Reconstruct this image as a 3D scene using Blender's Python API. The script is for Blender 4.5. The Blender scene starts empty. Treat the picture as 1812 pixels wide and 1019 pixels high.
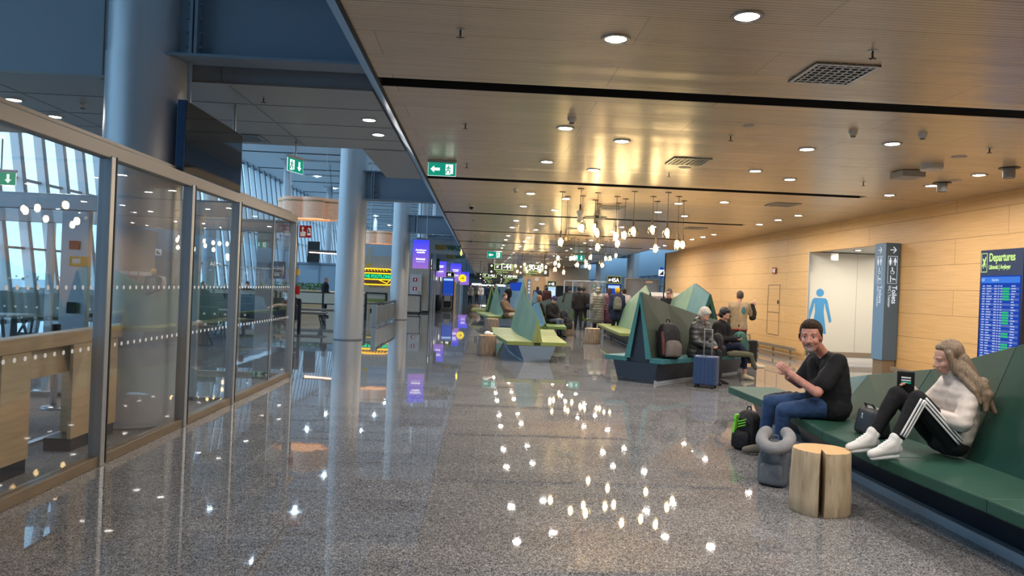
import bpy, bmesh, math, random
from mathutils import Vector, Matrix, Euler
SC = bpy.context.scene; COL = SC.collection; D = bpy.data; PI = math.pi
random.seed(7)
# ------------------------------------------------------------------ camera, world, exposure
cam = D.objects.new('camera', D.cameras.new('camera')); COL.objects.link(cam); SC.camera = cam
cam.location = (0, 0, 1.6)
yaw = math.atan(55/1284); roll = math.atan(.04)
cam.data.sensor_width = 36; cam.data.lens = 36*1284/1812
cam.data.clip_start = .05; cam.data.clip_end = 600
cam.matrix_world = Matrix.Translation((0, 0, 1.6)) @ Matrix.Rotation(-yaw, 4, 'Z') @ Matrix.Rotation(PI/2, 4, 'X') @ Matrix.Rotation(roll, 4, 'Z')
W = D.worlds.new('sky'); SC.world = W; W.use_nodes = True
bgn = W.node_tree.nodes['Background']; bgn.inputs[0].default_value = (.38, .66, .92, 1); bgn.inputs[1].default_value = 1.25
SC.view_settings.view_transform = 'Standard'; SC.view_settings.look = 'None'
SC.view_settings.exposure = 1.3; SC.view_settings.gamma = 1; SC.view_settings.use_curve_mapping = False
CY = SC.cycles
CY.use_denoising = True; CY.max_bounces = 8; CY.diffuse_bounces = 5; CY.glossy_bounces = 5; CY.transparent_max_bounces = 32
CY.sample_clamp_indirect = 4; CY.caustics_reflective = False; CY.caustics_refractive = False
CY.use_light_tree = True
DL = 215.0      # radiance of a downlight lens
# ------------------------------------------------------------------ materials
def newmat(name):
    m = D.materials.new(name); m.use_nodes = True
    nt = m.node_tree; return m, nt, nt.nodes['Principled BSDF']
def S(c): return tuple(((x/255)/12.92 if x/255 <= .04045 else ((x/255+.055)/1.055)**2.4) for x in c)
def setc(b, c): b.inputs['Base Color'].default_value = (*c, 1)
def mat(name, c, rough=.5, metal=0, spec=.5, bump=0, bscale=60, var=0, vscale=4, coat=0, sheen=0, emit=None, es=0):
    m, nt, b = newmat(name); setc(b, c)
    b.inputs['Roughness'].default_value = rough; b.inputs['Metallic'].default_value = metal
    b.inputs['Specular IOR Level'].default_value = spec
    b.inputs['Coat Weight'].default_value = coat; b.inputs['Sheen Weight'].default_value = sheen
    if emit: b.inputs['Emission Color'].default_value = (*emit, 1); b.inputs['Emission Strength'].default_value = es
    N, L = nt.nodes, nt.links
    if bump or var:
        tc = N.new('ShaderNodeTexCoord')
        if bump:
            n = N.new('ShaderNodeTexNoise'); n.inputs['Scale'].default_value = bscale; n.inputs['Detail'].default_value = 4
            L.new(tc.outputs['Object'], n.inputs['Vector'])
            bp = N.new('ShaderNodeBump'); bp.inputs['Strength'].default_value = bump; bp.inputs['Distance'].default_value = .02
            L.new(n.outputs[0], bp.inputs['Height']); L.new(bp.outputs[0], b.inputs['Normal'])
        if var:
            n = N.new('ShaderNodeTexNoise'); n.inputs['Scale'].default_value = vscale; n.inputs['Detail'].default_value = 5
            L.new(tc.outputs['Object'], n.inputs['Vector'])
            r = N.new('ShaderNodeValToRGB'); r.color_ramp.elements[0].position = .3; r.color_ramp.elements[1].position = .7
            r.color_ramp.elements[0].color = (*[x*(1-var) for x in c], 1); r.color_ramp.elements[1].color = (*[min(1, x*(1+var)) for x in c], 1)
            L.new(n.outputs[0], r.inputs[0]); L.new(r.outputs[0], b.inputs['Base Color'])
    return m
def emis(name, c, s):
    m = D.materials.new(name); m.use_nodes = True; nt = m.node_tree; nt.nodes.clear()
    o = nt.nodes.new('ShaderNodeOutputMaterial'); e = nt.nodes.new('ShaderNodeEmission')
    e.inputs[0].default_value = (*c, 1); e.inputs[1].default_value = s; nt.links.new(e.outputs[0], o.inputs[0]); return m
def glassm(name, tint=(.9, .95, .95), gloss=.04, ior=1.5, rough=0):
    m = D.materials.new(name); m.use_nodes = True; nt = m.node_tree; N, L = nt.nodes, nt.links; N.clear()
    o = N.new('ShaderNodeOutputMaterial'); mx = N.new('ShaderNodeMixShader'); t = N.new('ShaderNodeBsdfTransparent'); g = N.new('ShaderNodeBsdfGlossy')
    lw = N.new('ShaderNodeLayerWeight'); lw.inputs[0].default_value = .5
    pw = N.new('ShaderNodeMath'); pw.operation = 'POWER'; pw.inputs[1].default_value = 5; L.new(lw.outputs['Facing'], pw.inputs[0])
    f = N.new('ShaderNodeMath'); f.operation = 'MULTIPLY_ADD'; f.inputs[1].default_value = .9; f.inputs[2].default_value = gloss; L.new(pw.outputs[0], f.inputs[0])
    t.inputs[0].default_value = (*tint, 1); g.inputs['Roughness'].default_value = rough
    L.new(f.outputs[0], mx.inputs[0]); L.new(t.outputs[0], mx.inputs[1]); L.new(g.outputs[0], mx.inputs[2]); L.new(mx.outputs[0], o.inputs[0]); return m
def nd(nt, t, **k):
    n = nt.nodes.new(t)
    for a, v in k.items(): n.inputs[a.replace('_', ' ')].default_value = v
    return n
def ramp(nt, fac, stops):
    r = nt.nodes.new('ShaderNodeValToRGB'); e = r.color_ramp.elements
    while len(e) < len(stops): e.new(.5)
    for i, (p, c) in enumerate(stops): e[i].position = p; e[i].color = (*c, 1)
    nt.links.new(fac, r.inputs[0]); return r.outputs[0]
def mixc(nt, mode, fac, a, b):
    n = nt.nodes.new('ShaderNodeMix'); n.data_type = 'RGBA'; n.blend_type = mode
    if isinstance(fac, (int, float)): n.inputs[0].default_value = fac
    else: nt.links.new(fac, n.inputs[0])
    for i, v in ((6, a), (7, b)):
        if isinstance(v, tuple): n.inputs[i].default_value = (*v, 1)
        else: nt.links.new(v, n.inputs[i])
    return n.outputs[2]
def floor_mat():
    m, nt, b = newmat('polished_granite'); L = nt.links
    tc = nd(nt, 'ShaderNodeTexCoord'); o = tc.outputs['Object']
    v = nd(nt, 'ShaderNodeTexVoronoi', Scale=170.); L.new(o, v.inputs['Vector'])
    bw = nd(nt, 'ShaderNodeSeparateColor'); L.new(v.outputs['Color'], bw.inputs[0])
    sp = ramp(nt, bw.outputs[0], [(0, (.031, .032, .038)), (.3, (.115, .118, .127)), (.62, (.212, .215, .225)), (1, (.43, .43, .43))])
    n2 = nd(nt, 'ShaderNodeTexNoise', Scale=28., Detail=3.); L.new(o, n2.inputs['Vector'])
    sp = mixc(nt, 'MULTIPLY', .45, sp, ramp(nt, n2.outputs[0], [(.35, (.55, .55, .56)), (.65, (1.3, 1.28, 1.25))]))
    br = nd(nt, 'ShaderNodeTexBrick', Scale=1.); br.offset = .5
    br.inputs['Color1'].default_value = (.84, .84, .85, 1); br.inputs['Color2'].default_value = (1.08, 1.06, 1.05, 1); br.inputs['Mortar'].default_value = (.62, .62, .63, 1)
    br.inputs['Brick Width'].default_value = .6; br.inputs['Row Height'].default_value = .3; br.inputs['Mortar Size'].default_value = .0016
    L.new(o, br.inputs['Vector'])
    L.new(mixc(nt, 'MULTIPLY', 1., sp, br.outputs['Color']), b.inputs['Base Color'])
    n3 = nd(nt, 'ShaderNodeTexNoise', Scale=.9, Detail=2.); L.new(o, n3.inputs['Vector'])
    bp = nd(nt, 'ShaderNodeBump', Strength=.02, Distance=.05); L.new(n3.outputs[0], bp.inputs['Height']); L.new(bp.outputs[0], b.inputs['Normal'])
    b.inputs['Roughness'].default_value = .022; b.inputs['Specular IOR Level'].default_value = .5
    return m
def ceil_mat():
    m, nt, b = newmat('slatted_wood_ceiling'); L = nt.links
    tc = nd(nt, 'ShaderNodeTexCoord'); o = tc.outputs['Object']
    w = nt.nodes.new('ShaderNodeTexWave'); w.bands_direction = 'Y'; w.inputs['Scale'].default_value = 20/ (2*PI) * .314159*10/ .9; w.inputs['Scale'].default_value = 7.; L.new(o, w.inputs['Vector'])
    br = nd(nt, 'ShaderNodeTexBrick', Scale=1.); br.offset = .37; br.offset_frequency = 2
    br.inputs['Color1'].default_value = (.96, .95, .94, 1); br.inputs['Color2'].default_value = (1.04, 1.03, 1.02, 1); br.inputs['Mortar'].default_value = (.55, .5, .45, 1)
    br.inputs['Brick Width'].default_value = 3.18; br.inputs['Row Height'].default_value = .579; br.inputs['Mortar Size'].default_value = .004
    mp = nd(nt, 'ShaderNodeMapping'); mp.inputs['Location'].default_value = (.9, -.39, 0); L.new(o, mp.inputs['Vector']); L.new(mp.outputs[0], br.inputs['Vector'])
    n = nd(nt, 'ShaderNodeTexNoise', Scale=2.5, Detail=4.); mp2 = nd(nt, 'ShaderNodeMapping'); mp2.inputs['Scale'].default_value = (.4, 8, 1); L.new(o, mp2.inputs['Vector']); L.new(mp2.outputs[0], n.inputs['Vector'])
    c = ramp(nt, n.outputs[0], [(.3, (.58, .45, .30)), (.7, (.68, .54, .37))])
    c = mixc(nt, 'MULTIPLY', 1., c, br.outputs['Color'])
    c = mixc(nt, 'MULTIPLY', .7, c, ramp(nt, w.outputs['Fac'], [(.0, (.45, .42, .38)), (.35, (1, 1, 1))]))
    L.new(c, b.inputs['Base Color'])
    n4 = nd(nt, 'ShaderNodeTexNoise', Scale=1., Detail=1.); mp3 = nd(nt, 'ShaderNodeMapping'); mp3.inputs['Scale'].default_value = (.3, 1.73*1.5, 1); L.new(o, mp3.inputs['Vector']); L.new(mp3.outputs[0], n4.inputs['Vector'])
    bp = nd(nt, 'ShaderNodeBump', Strength=.25, Distance=.05); L.new(n4.outputs[0], bp.inputs['Height']); L.new(bp.outputs[0], b.inputs['Normal'])
    b.inputs['Roughness'].default_value = .27; b.inputs['Specular IOR Level'].default_value = .7
    return m
def wall_mat():
    m, nt, b = newmat('birch_veneer_panels'); L = nt.links
    tc = nd(nt, 'ShaderNodeTexCoord'); sx = nd(nt, 'ShaderNodeSeparateXYZ'); L.new(tc.outputs['Object'], sx.inputs[0])
    cx = nd(nt, 'ShaderNodeCombineXYZ'); L.new(sx.outputs[1], cx.inputs[0]); L.new(sx.outputs[2], cx.inputs[1]); o = cx.outputs[0]
    br = nd(nt, 'ShaderNodeTexBrick', Scale=1.); br.offset = .31
    br.inputs['Color1'].default_value = (.95, .94, .92, 1); br.inputs['Color2'].default_value = (1.05, 1.04, 1.03, 1); br.inputs['Mortar'].default_value = (.5, .42, .33, 1)
    br.inputs['Brick Width'].default_value = 4.3; br.inputs['Row Height'].default_value = .47; br.inputs['Mortar Size'].default_value = .005; L.new(o, br.inputs['Vector'])
    n = nd(nt, 'ShaderNodeTexNoise', Scale=3., Detail=5.); mp2 = nd(nt, 'ShaderNodeMapping'); mp2.inputs['Scale'].default_value = (.5, 14, 1); L.new(o, mp2.inputs['Vector']); L.new(mp2.outputs[0], n.inputs['Vector'])
    c = ramp(nt, n.outputs[0], [(.3, (.68, .41, .165)), (.7, (.79, .50, .22))])
    w = nt.nodes.new('ShaderNodeTexWave'); w.bands_direction = 'Y'; w.inputs['Scale'].default_value = 10.; L.new(o, w.inputs['Vector'])
    c = mixc(nt, 'MULTIPLY', .4, c, ramp(nt, w.outputs['Fac'], [(.0, (.6, .55, .5)), (.3, (1, 1, 1))]))
    L.new(mixc(nt, 'MULTIPLY', 1., c, br.outputs['Color']), b.inputs['Base Color'])
    b.inputs['Roughness'].default_value = .42
    return m
def stripes_mat(name, c1, c2, scale, direction='X', rough=.5, bump=0):
    m, nt, b = newmat(name); L = nt.links
    tc = nd(nt, 'ShaderNodeTexCoord'); w = nt.nodes.new('ShaderNodeTexWave'); w.bands_direction = direction; w.inputs['Scale'].default_value = scale
    L.new(tc.outputs['Object'], w.inputs['Vector']); L.new(ramp(nt, w.outputs['Fac'], [(.15, c1), (.4, c2)]), b.inputs['Base Color'])
    if bump:
        bp = nd(nt, 'ShaderNodeBump', Strength=bump, Distance=.02); L.new(w.outputs['Fac'], bp.inputs['Height']); L.new(bp.outputs[0], b.inputs['Normal'])
    b.inputs['Roughness'].default_value = rough; return m
def wood_mat(name, c1, c2, scale=(1, 1, 12), ns=3., rough=.6, cracks=0, bump=.0):
    m, nt, b = newmat(name); L = nt.links
    tc = nd(nt, 'ShaderNodeTexCoord'); mp = nd(nt, 'ShaderNodeMapping'); mp.inputs['Scale'].default_value = scale; L.new(tc.outputs['Object'], mp.inputs['Vector'])
    n = nd(nt, 'ShaderNodeTexNoise', Scale=ns, Detail=6., Roughness=.6); L.new(mp.outputs[0], n.inputs['Vector'])
    c = ramp(nt, n.outputs[0], [(.32, c1), (.66, c2)])
    if cracks:
        n2 = nd(nt, 'ShaderNodeTexNoise', Scale=ns*1.7, Detail=3.); L.new(mp.outputs[0], n2.inputs['Vector'])
        c = mixc(nt, 'MULTIPLY', cracks, c, ramp(nt, n2.outputs[0], [(.30, (.25, .2, .15)), (.40, (1, 1, 1))]))
    L.new(c, b.inputs['Base Color']); b.inputs['Roughness'].default_value = rough
    if bump:
        bp = nd(nt, 'ShaderNodeBump', Strength=bump, Distance=.02); L.new(n.outputs[0], bp.inputs['Height']); L.new(bp.outputs[0], b.inputs['Normal'])
    return m
def ring_mat():
    m, nt, b = newmat('cut_end_grain'); L = nt.links
    tc = nd(nt, 'ShaderNodeTexCoord'); w = nt.nodes.new('ShaderNodeTexWave'); w.wave_type = 'RINGS'; w.rings_direction = 'Z'; w.inputs['Scale'].default_value = 16.; w.inputs['Distortion'].default_value = 1.2
    L.new(tc.outputs['Object'], w.inputs['Vector'])
    n = nd(nt, 'ShaderNodeTexNoise', Scale=9., Detail=4.); L.new(tc.outputs['Object'], n.inputs['Vector'])
    c = mixc(nt, 'MIX', n.outputs[0], (.62, .40, .17), (.52, .31, .12))
    c = mixc(nt, 'MULTIPLY', .4, c, ramp(nt, w.outputs['Fac'], [(.1, (.5, .38, .25)), (.6, (1.05, 1, .95))]))
    L.new(c, b.inputs['Base Color']); b.inputs['Roughness'].default_value = .55; return m
def leather_mat(name, c, rough=.42):
    m = mat(name, c, max(rough, .5), spec=.2, bump=.06, bscale=90, var=.14, vscale=2.5); return m
def puffer_mat(name, c, scale=3.6, rough=.35, direction='Z', st=.35):
    m, nt, b = newmat(name); L = nt.links; setc(b, c); b.inputs['Roughness'].default_value = rough
    tc = nd(nt, 'ShaderNodeTexCoord'); w = nt.nodes.new('ShaderNodeTexWave'); w.bands_direction = direction; w.inputs['Scale'].default_value = scale; w.inputs['Distortion'].default_value = 1.5; w.inputs['Detail Scale'].default_value = 1.5
    L.new(tc.outputs['Object'], w.inputs['Vector'])
    n = nd(nt, 'ShaderNodeTexNoise', Scale=14., Detail=3.); L.new(tc.outputs['Object'], n.inputs['Vector'])
    ad = nt.nodes.new('ShaderNodeMath'); ad.operation = 'ADD'; L.new(w.outputs['Fac'], ad.inputs[0]); L.new(n.outputs[0], ad.inputs[1])
    bp = nd(nt, 'ShaderNodeBump', Strength=st, Distance=.02); L.new(ad.outputs[0], bp.inputs['Height']); L.new(bp.outputs[0], b.inputs['Normal'])
    return m
M = {}
M['floor'] = floor_mat(); M['ceil'] = ceil_mat(); M['wall'] = wall_mat()
M['black'] = mat('matte_black', (.006, .006, .007), .6)
M['blackmetal'] = mat('black_metal', (.012, .013, .015), .4, spec=.5)
M['greyceil'] = mat('grey_painted_panels', (.34, .35, .35), .45)
M['greyfascia'] = mat('grey_fascia_paint', (.33, .38, .44), .5)
M['steel'] = mat('painted_steel_blue_grey', (.19, .25, .32), .42)
M['column'] = mat('satin_metal_column', (.50, .52, .55), .36, metal=.3)
M['whiteceil'] = mat('white_high_ceiling', (.78, .81, .84), .6)
M['mull'] = mat('window_frame_grey', (.74, .77, .80), .4)
M['mulldark'] = mat('window_gasket_dark', (.13, .15, .17), .5)
M['pane'] = glassm('clear_window_glass', (.95, .98, 1.), gloss=.03)
M['glass'] = glassm('partition_glass', (.955, .97, .975), gloss=.06)
M['lampglass'] = glassm('lamp_glass', (.93, .87, .74), gloss=.05)
M['frost'] = mat('frosted_white_glass', (.56, .535, .45), .32)
M['alu'] = mat('brushed_aluminium', (.42, .45, .48), .35, metal=.7)
M['aludark'] = mat('dark_anodised_frame', (.17, .19, .21), .4, metal=.4)
M['champ'] = mat('champagne_header', (.30, .275, .25), .4, metal=.3)
M['brass'] = wood_mat('bronze_base_strip', (.12, .09, .06), (.17, .125, .08), rough=.3)
M['carpet'] = mat('speckled_grey_carpet', (.22, .21, .21), .95, bump=.4, bscale=300, var=.55, vscale=90)
M['railwood'] = wood_mat('pale_rail_wood', (.42, .29, .16), (.52, .37, .21), (2, 1, 10), rough=.45)
M['stump'] = wood_mat('debarked_log', (.32, .24, .145), (.50, .395, .265), (5, 5, .8), ns=3.5, rough=.7, cracks=.5, bump=.35)
M['bark'] = wood_mat('rough_bark_log', (.12, .085, .06), (.33, .25, .18), (14, 14, 1.2), ns=3., rough=.85, cracks=.8, bump=.6)
M['rings'] = ring_mat()
M['rail'] = mat('bronze_bumper_rail', (.28, .22, .15), .35, metal=.3)
M['green'] = leather_mat('dark_green_leather', (.011, .048, .035))
M['green2'] = leather_mat('mid_green_leather', (.018, .062, .044))
M['teal'] = leather_mat('teal_leather', (.04, .15, .17))
M['tealdk'] = leather_mat('deep_teal_leather', (.03, .11, .13))
M['lime'] = leather_mat('lime_green_leather', (.20, .24, .08))
M['limedk'] = leather_mat('olive_green_leather', (.10, .16, .05))
M['mint'] = leather_mat('pale_mint_leather', (.17, .26, .17))
M['bluel'] = leather_mat('dusty_blue_leather', (.09, .19, .26))
M['olive'] = leather_mat('dark_olive_leather', (.045, .06, .045))
M['navy'] = mat('navy_laminate_base', (.012, .02, .035), .35)
M['kick'] = mat('pale_kick_plate', (.28, .34, .40), .35)
M['bluebase'] = mat('blue_grey_base', (.14, .2, .28), .4)
M['downlight'] = emis('downlight_lens', (1., .92, .84), DL)
M['downlight2'] = emis('downlight_lens_dim', (1., .80, .62), 16)
M['ring'] = mat('downlight_rim', (.35, .34, .33), .35, metal=.5)
M['bulb'] = emis('glowing_bulb', (1., .72, .36), 34)
M['bulboff'] = mat('unlit_frosted_glass', (.7, .66, .55), .25)
M['cord'] = mat('black_cord', (.03, .025, .02), .6)
M['bronze'] = mat('bronze_lampholder', (.10, .075, .055), .4, metal=.5)
M['whitep'] = mat('white_plastic', (.6, .58, .54), .45)
M['greyp'] = mat('grey_plastic', (.32, .32, .31), .5)
M['exitg'] = emis('exit_sign_green', (.01, .30, .20), .40)
M['exitw'] = emis('exit_sign_white', (.85, 1., .92), .5)
M['signblk'] = mat('sign_black_face', (.01, .012, .015), .3)
M['signw'] = emis('lit_sign_white', (1., 1., .92), .8)
M['signy'] = emis('lit_sign_lime', (.72, 1., .35), .42)
M['screenoff'] = mat('dark_display_glass', (.004, .008, .02), .06, spec=.6)
M['screenside'] = mat('display_side_blue', (.02, .055, .14), .3)
M['signblue'] = mat('toilet_sign_blue', (.13, .25, .40), .45)
M['signblue2'] = mat('toilet_sign_slate', (.09, .145, .20), .45)
M['white'] = mat('sign_white_print', (.85, .87, .88), .5)
M['signt'] = emis('lit_toilet_sign_white', (.9, .95, 1.), .36)
M['picto'] = mat('pictogram_blue', (.05, .24, .47), .5)
M['red'] = mat('fire_sign_red', (.35, .012, .015), .4)
M['yellow'] = mat('yellow_box_plastic', (.7, .42, .05), .45)
M['maroon'] = mat('dark_plum_sign', (.04, .028, .05), .35)
M['slat'] = stripes_mat('cream_slatted_cladding', (.17, .16, .14), (.40, .385, .34), 4.5, 'X', .6, .5)
M['veneer'] = wood_mat('glowing_wood_veneer', (.66, .52, .38), (.78, .64, .49), (3, 3, 8), rough=.5); _b = M['veneer'].node_tree.nodes['Principled BSDF']; _b.inputs['Emission Color'].default_value = (1., .42, .2, 1); _b.inputs['Emission Strength'].default_value = .07  # faint emission stands in for lamp light coming through the shade
M['veneerlit'] = mat('lamp_inner_glow', (.8, .5, .3), .5, emit=(1., .48, .22), es=.5)
M['cream'] = mat('cream_counter_panel', (.42, .40, .33), .5)
M['woodtop'] = wood_mat('dark_table_top', (.10, .075, .06), (.16, .12, .09), rough=.35)
M['leaf'] = mat('plant_leaf', (.06, .16, .03), .5, var=.5, vscale=30)
M['neony'] = emis('neon_yellow', (1., .50, .01), 1.1)
M['neong'] = emis('neon_green', (.02, .8, .35), .5)
M['bun'] = mat('sign_brown_bun', (.14, .07, .02), .5)
M['subgreen'] = mat('sign_letters_green', (.01, .09, .04), .5)
M['subyel'] = mat('sign_letters_yellow', (.22, .15, .01), .5)
M['cabinet'] = mat('grey_cabinet', (.42, .42, .44), .45)
M['tan'] = wood_mat('tan_wood_panel', (.58, .38, .20), (.66, .46, .27), (1, 1, 6), rough=.5)
M['tanslat'] = stripes_mat('tan_slatted_panel', (.40, .26, .15), (.66, .45, .28), 3., 'X', .5)
M['blueglass'] = mat('blue_grey_glazing', (.16, .25, .34), .15, spec=.6)
M['bluegrey'] = mat('blue_grey_wall_panel', (.25, .34, .43), .5)
M['palegreen'] = mat('shop_front_dim', (.10, .12, .12), .4)
M['apron'] = mat('concrete_apron', (.30, .32, .33), .8)
M['terminal'] = mat('far_building_grey', (.35, .42, .5), .7)
def screen_mat(name, top, bot, z0, z1, s=1.4):
    m = D.materials.new(name); m.use_nodes = True; nt = m.node_tree; nt.nodes.clear(); L = nt.links
    tc = nd(nt, 'ShaderNodeTexCoord'); sx = nd(nt, 'ShaderNodeSeparateXYZ'); L.new(tc.outputs['Object'], sx.inputs[0])
    mr = nd(nt, 'ShaderNodeMapRange'); L.new(sx.outputs[2], mr.inputs[0]); mr.inputs[1].default_value = z0; mr.inputs[2].default_value = z1
    e = nt.nodes.new('ShaderNodeEmission'); L.new(ramp(nt, mr.outputs[0], [(0, bot), (1, top)]), e.inputs[0]); e.inputs[1].default_value = s
    o = nt.nodes.new('ShaderNodeOutputMaterial'); L.new(e.outputs[0], o.inputs[0]); return m
M['purple'] = screen_mat('violet_advert_screen', (.05, .07, .95), (.34, .17, .62), -.55, .55, .42)
M['bluescr'] = emis('blue_info_screen', (.02, .08, .55), .32)
M['paleblue'] = emis('pale_blue_screen_band', (.45, .65, 1.), .42)
M['skin'] = mat('skin', (.50, .27, .20), .5, var=.12, vscale=25)
M['skinr'] = mat('ruddy_skin', (.44, .20, .15), .5, var=.2, vscale=22)
M['eyew'] = mat('eye_white', (.42, .36, .33), .3)
M['iris'] = mat('dark_iris', (.03, .035, .04), .15)
M['lip'] = mat('lips', (.38, .13, .11), .45)
def cl(name, c, r=.85, bump=.35, bs=18): return mat(name, c, r, spec=.25, bump=bump, bscale=bs, var=.15, vscale=8)
# ------------------------------------------------------------------ mesh builder
def V(*a): return Vector(a[0]) if len(a) == 1 else Vector(a)
class MB:
    def __init__(s): s.bm = bmesh.new()
    def face(s, pts, mi=0):
        f = s.bm.faces.new([s.bm.verts.new(p) for p in pts]); f.material_index = mi; return f
    def box(s, x0, x1, y0, y1, z0, z1, mi=0):
        return s.hexa([(x0, y0, z0), (x1, y0, z0), (x1, y1, z0), (x0, y1, z0)], [(x0, y0, z1), (x1, y0, z1), (x1, y1, z1), (x0, y1, z1)], mi)
    def hexa(s, a, b, mi=0):
        n = len(a); va = [s.bm.verts.new(p) for p in a]; vb = [s.bm.verts.new(p) for p in b]
        fs = [s.bm.faces.new(va[::-1]), s.bm.faces.new(vb)]
        for i in range(n): fs.append(s.bm.faces.new([va[i], va[(i+1) % n], vb[(i+1) % n], vb[i]]))
        for f in fs: f.material_index = mi
        return s
    def prism(s, poly, d, mi=0):
        d = Vector(d); return s.hexa([Vector(p) for p in poly], [Vector(p)+d for p in poly], mi)
    def slab(s, poly, t, mi=0):          # thickness t against the polygon normal
        p = [Vector(q) for q in poly]; n = (p[1]-p[0]).cross(p[2]-p[0]).normalized(); return s.prism(p, -n*t, mi)
    def cap(s, p, q, r1, r2, n=12, k=4):   # tapered capsule
        p, q = Vector(p), Vector(q); d = q-p; L = d.length
        z = d/L if L > 1e-6 else V(0, 0, 1); x = z.orthogonal().normalized(); y = z.cross(x); rings = []
        prof = [(-r1*math.cos(PI/2*i/k), r1*math.sin(PI/2*i/k)) for i in range(1, k+1)] + [(L+r2*math.sin(PI/2*i/k), r2*math.cos(PI/2*i/k)) for i in range(0, k)]
        a = s.bm.verts.new(p-z*r1); b = s.bm.verts.new(q+z*r2)
        for h, r in prof: rings.append([s.bm.verts.new(p+z*h+(x*math.cos(2*PI*j/n)+y*math.sin(2*PI*j/n))*r) for j in range(n)])
        for j in range(n):
            s.bm.faces.new([a, rings[0][(j+1) % n], rings[0][j]]); s.bm.faces.new([b, rings[-1][j], rings[-1][(j+1) % n]])
        for i in range(len(rings)-1):
            for j in range(n): s.bm.faces.new([rings[i][j], rings[i][(j+1) % n], rings[i+1][(j+1) % n], rings[i+1][j]])
        return s
    def tube(s, p, q, r, r2=None, n=12, mi=0):
        p, q = Vector(p), Vector(q); r2 = r if r2 is None else r2; z = (q-p).normalized(); x = z.orthogonal().normalized(); y = z.cross(x)
        return s.hexa([p+(x*math.cos(2*PI*j/n)+y*math.sin(2*PI*j/n))*r for j in range(n)], [q+(x*math.cos(2*PI*j/n)+y*math.sin(2*PI*j/n))*r2 for j in range(n)], mi)
    def path(s, pts, r, n=8):
        for a, b in zip(pts[:-1], pts[1:]): s.cap(a, b, r, r, n, 2)
        return s
    def ell(s, c, r, B=None, u=16, v=10):
        m = Matrix.Translation(c) @ (B.to_4x4() if B else Matrix.Identity(4)) @ Matrix.Diagonal((*r, 1))
        bmesh.ops.create_uvsphere(s.bm, u_segments=u, v_segments=v, radius=1, matrix=m); return s
    def lathe(s, prof, c=(0, 0, 0), n=24, mi=0):
        c = Vector(c); rings = []
        for r, z in prof: rings.append([s.bm.verts.new(c+V(r*math.cos(2*PI*j/n), r*math.sin(2*PI*j/n), z)) for j in range(n)])
        for i in range(len(rings)-1):
            for j in range(n):
                f = s.bm.faces.new([rings[i][j], rings[i][(j+1) % n], rings[i+1][(j+1) % n], rings[i+1][j]]); f.material_index = mi
        return s
    def rot(s, m):
        bmesh.ops.transform(s.bm, matrix=m, verts=s.bm.verts); return s
    def build(s, name, m, parent=None, smooth=False, bevel=0, loc=None, recalc=True):
        if recalc: bmesh.ops.recalc_face_normals(s.bm, faces=s.bm.faces)
        me = D.meshes.new(name); s.bm.to_mesh(me); s.bm.free()
        for x in (m if isinstance(m, (list, tuple)) else [m]): me.materials.append(x)
        o = D.objects.new(name, me); COL.objects.link(o)
        if parent is not None:
            o.parent = parent
        if loc is not None: o.location = loc
        if smooth:
            for p in me.polygons: p.use_smooth = True
        if bevel:
            b = o.modifiers.new('bevel', 'BEVEL'); b.width = bevel; b.segments = 2; b.limit_method = 'ANGLE'; b.angle_limit = .6
        return o
def tag(o, label, cat, group=None, kind=None):
    if label: o['label'] = label
    if cat: o['category'] = cat
    if group: o['group'] = group
    if kind: o['kind'] = kind
    return o
def thing(name, label, cat, loc=(0, 0, 0), rz=0, group=None):
    o = D.objects.new(name, None); COL.objects.link(o); o.location = loc; o.rotation_euler = (0, 0, rz); o.empty_display_size = .1
    return tag(o, label, cat, group)
def struct(o, label=None):
    o['kind'] = 'structure'
    if label: o['label'] = label
    return o
def dup(root, loc, rz=None, label=None, group=None):
    r = root.copy(); COL.objects.link(r); r.location = loc
    if rz is not None: r.rotation_euler = (0, 0, rz)
    if label: r['label'] = label
    if group: r['group'] = group
    for ch in list(root.children):
        c = ch.copy(); COL.objects.link(c); c.parent = r
        for g in list(ch.children):
            d = g.copy(); COL.objects.link(d); d.parent = c
    return r
FONT = D.fonts.load('<builtin>')
def text(body, size, loc, rot, m, parent=None, align='LEFT', sx=1., ext=.001, name='lettering', bold=0):
    c = D.curves.new(name, 'FONT'); c.body = body; c.size = size; c.align_x = align; c.extrude = ext; c.font = FONT; c.offset = bold; c.resolution_u = 3
    tmp = D.objects.new('tmp', c); me = D.meshes.new_from_object(tmp); D.objects.remove(tmp); me.name = name; me.materials.clear(); me.materials.append(m)
    o = D.objects.new(name, me); COL.objects.link(o)
    if parent is not None: o.parent = parent
    o.location = loc; o.rotation_euler = rot; o.scale = (sx, 1, 1); return o
FR = (PI/2, 0, 0)              # faces -Y (towards the viewer)
FW = (PI/2, 0, -PI/2)          # faces -X (on the right wall)
# ------------------------------------------------------------------ the shell
Y0, Y1 = -11.0, 175.0; STR = [.95+6.06*k for k in range(-2, 29)]
XL, XR, ZC = -14.15, 8.62, 3.53
struct(MB().box(-14.2, 16, Y0, Y1, -.2, 0).build('floor', M['floor']), 'polished grey speckled granite floor')
mb = MB()
for a, b in zip([Y0]+STR, STR+[Y1]):
    y0 = a+.14 if a != Y0 else a; y1 = b-.14 if b != Y1 else b
    if y1 < y0+.3: continue
    xr = XR if y0 < 31 else 7.4
    mb.box(-1.07, xr, y0, y1, ZC, ZC+.05)
for yy in STR:
    if yy < 34: mb.box(6.96, XR, yy-.14, yy+.10, ZC+.0, ZC+.05)
sb = MB()
for yy in STR: sb.box(-1.06, 6.96 if yy < 34 else 7.4, yy+.125, yy+.139, ZC-.004, ZC+.2)
struct(sb.build('trim_9', M['black']), 'black slot lining across the wood ceiling')
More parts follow.
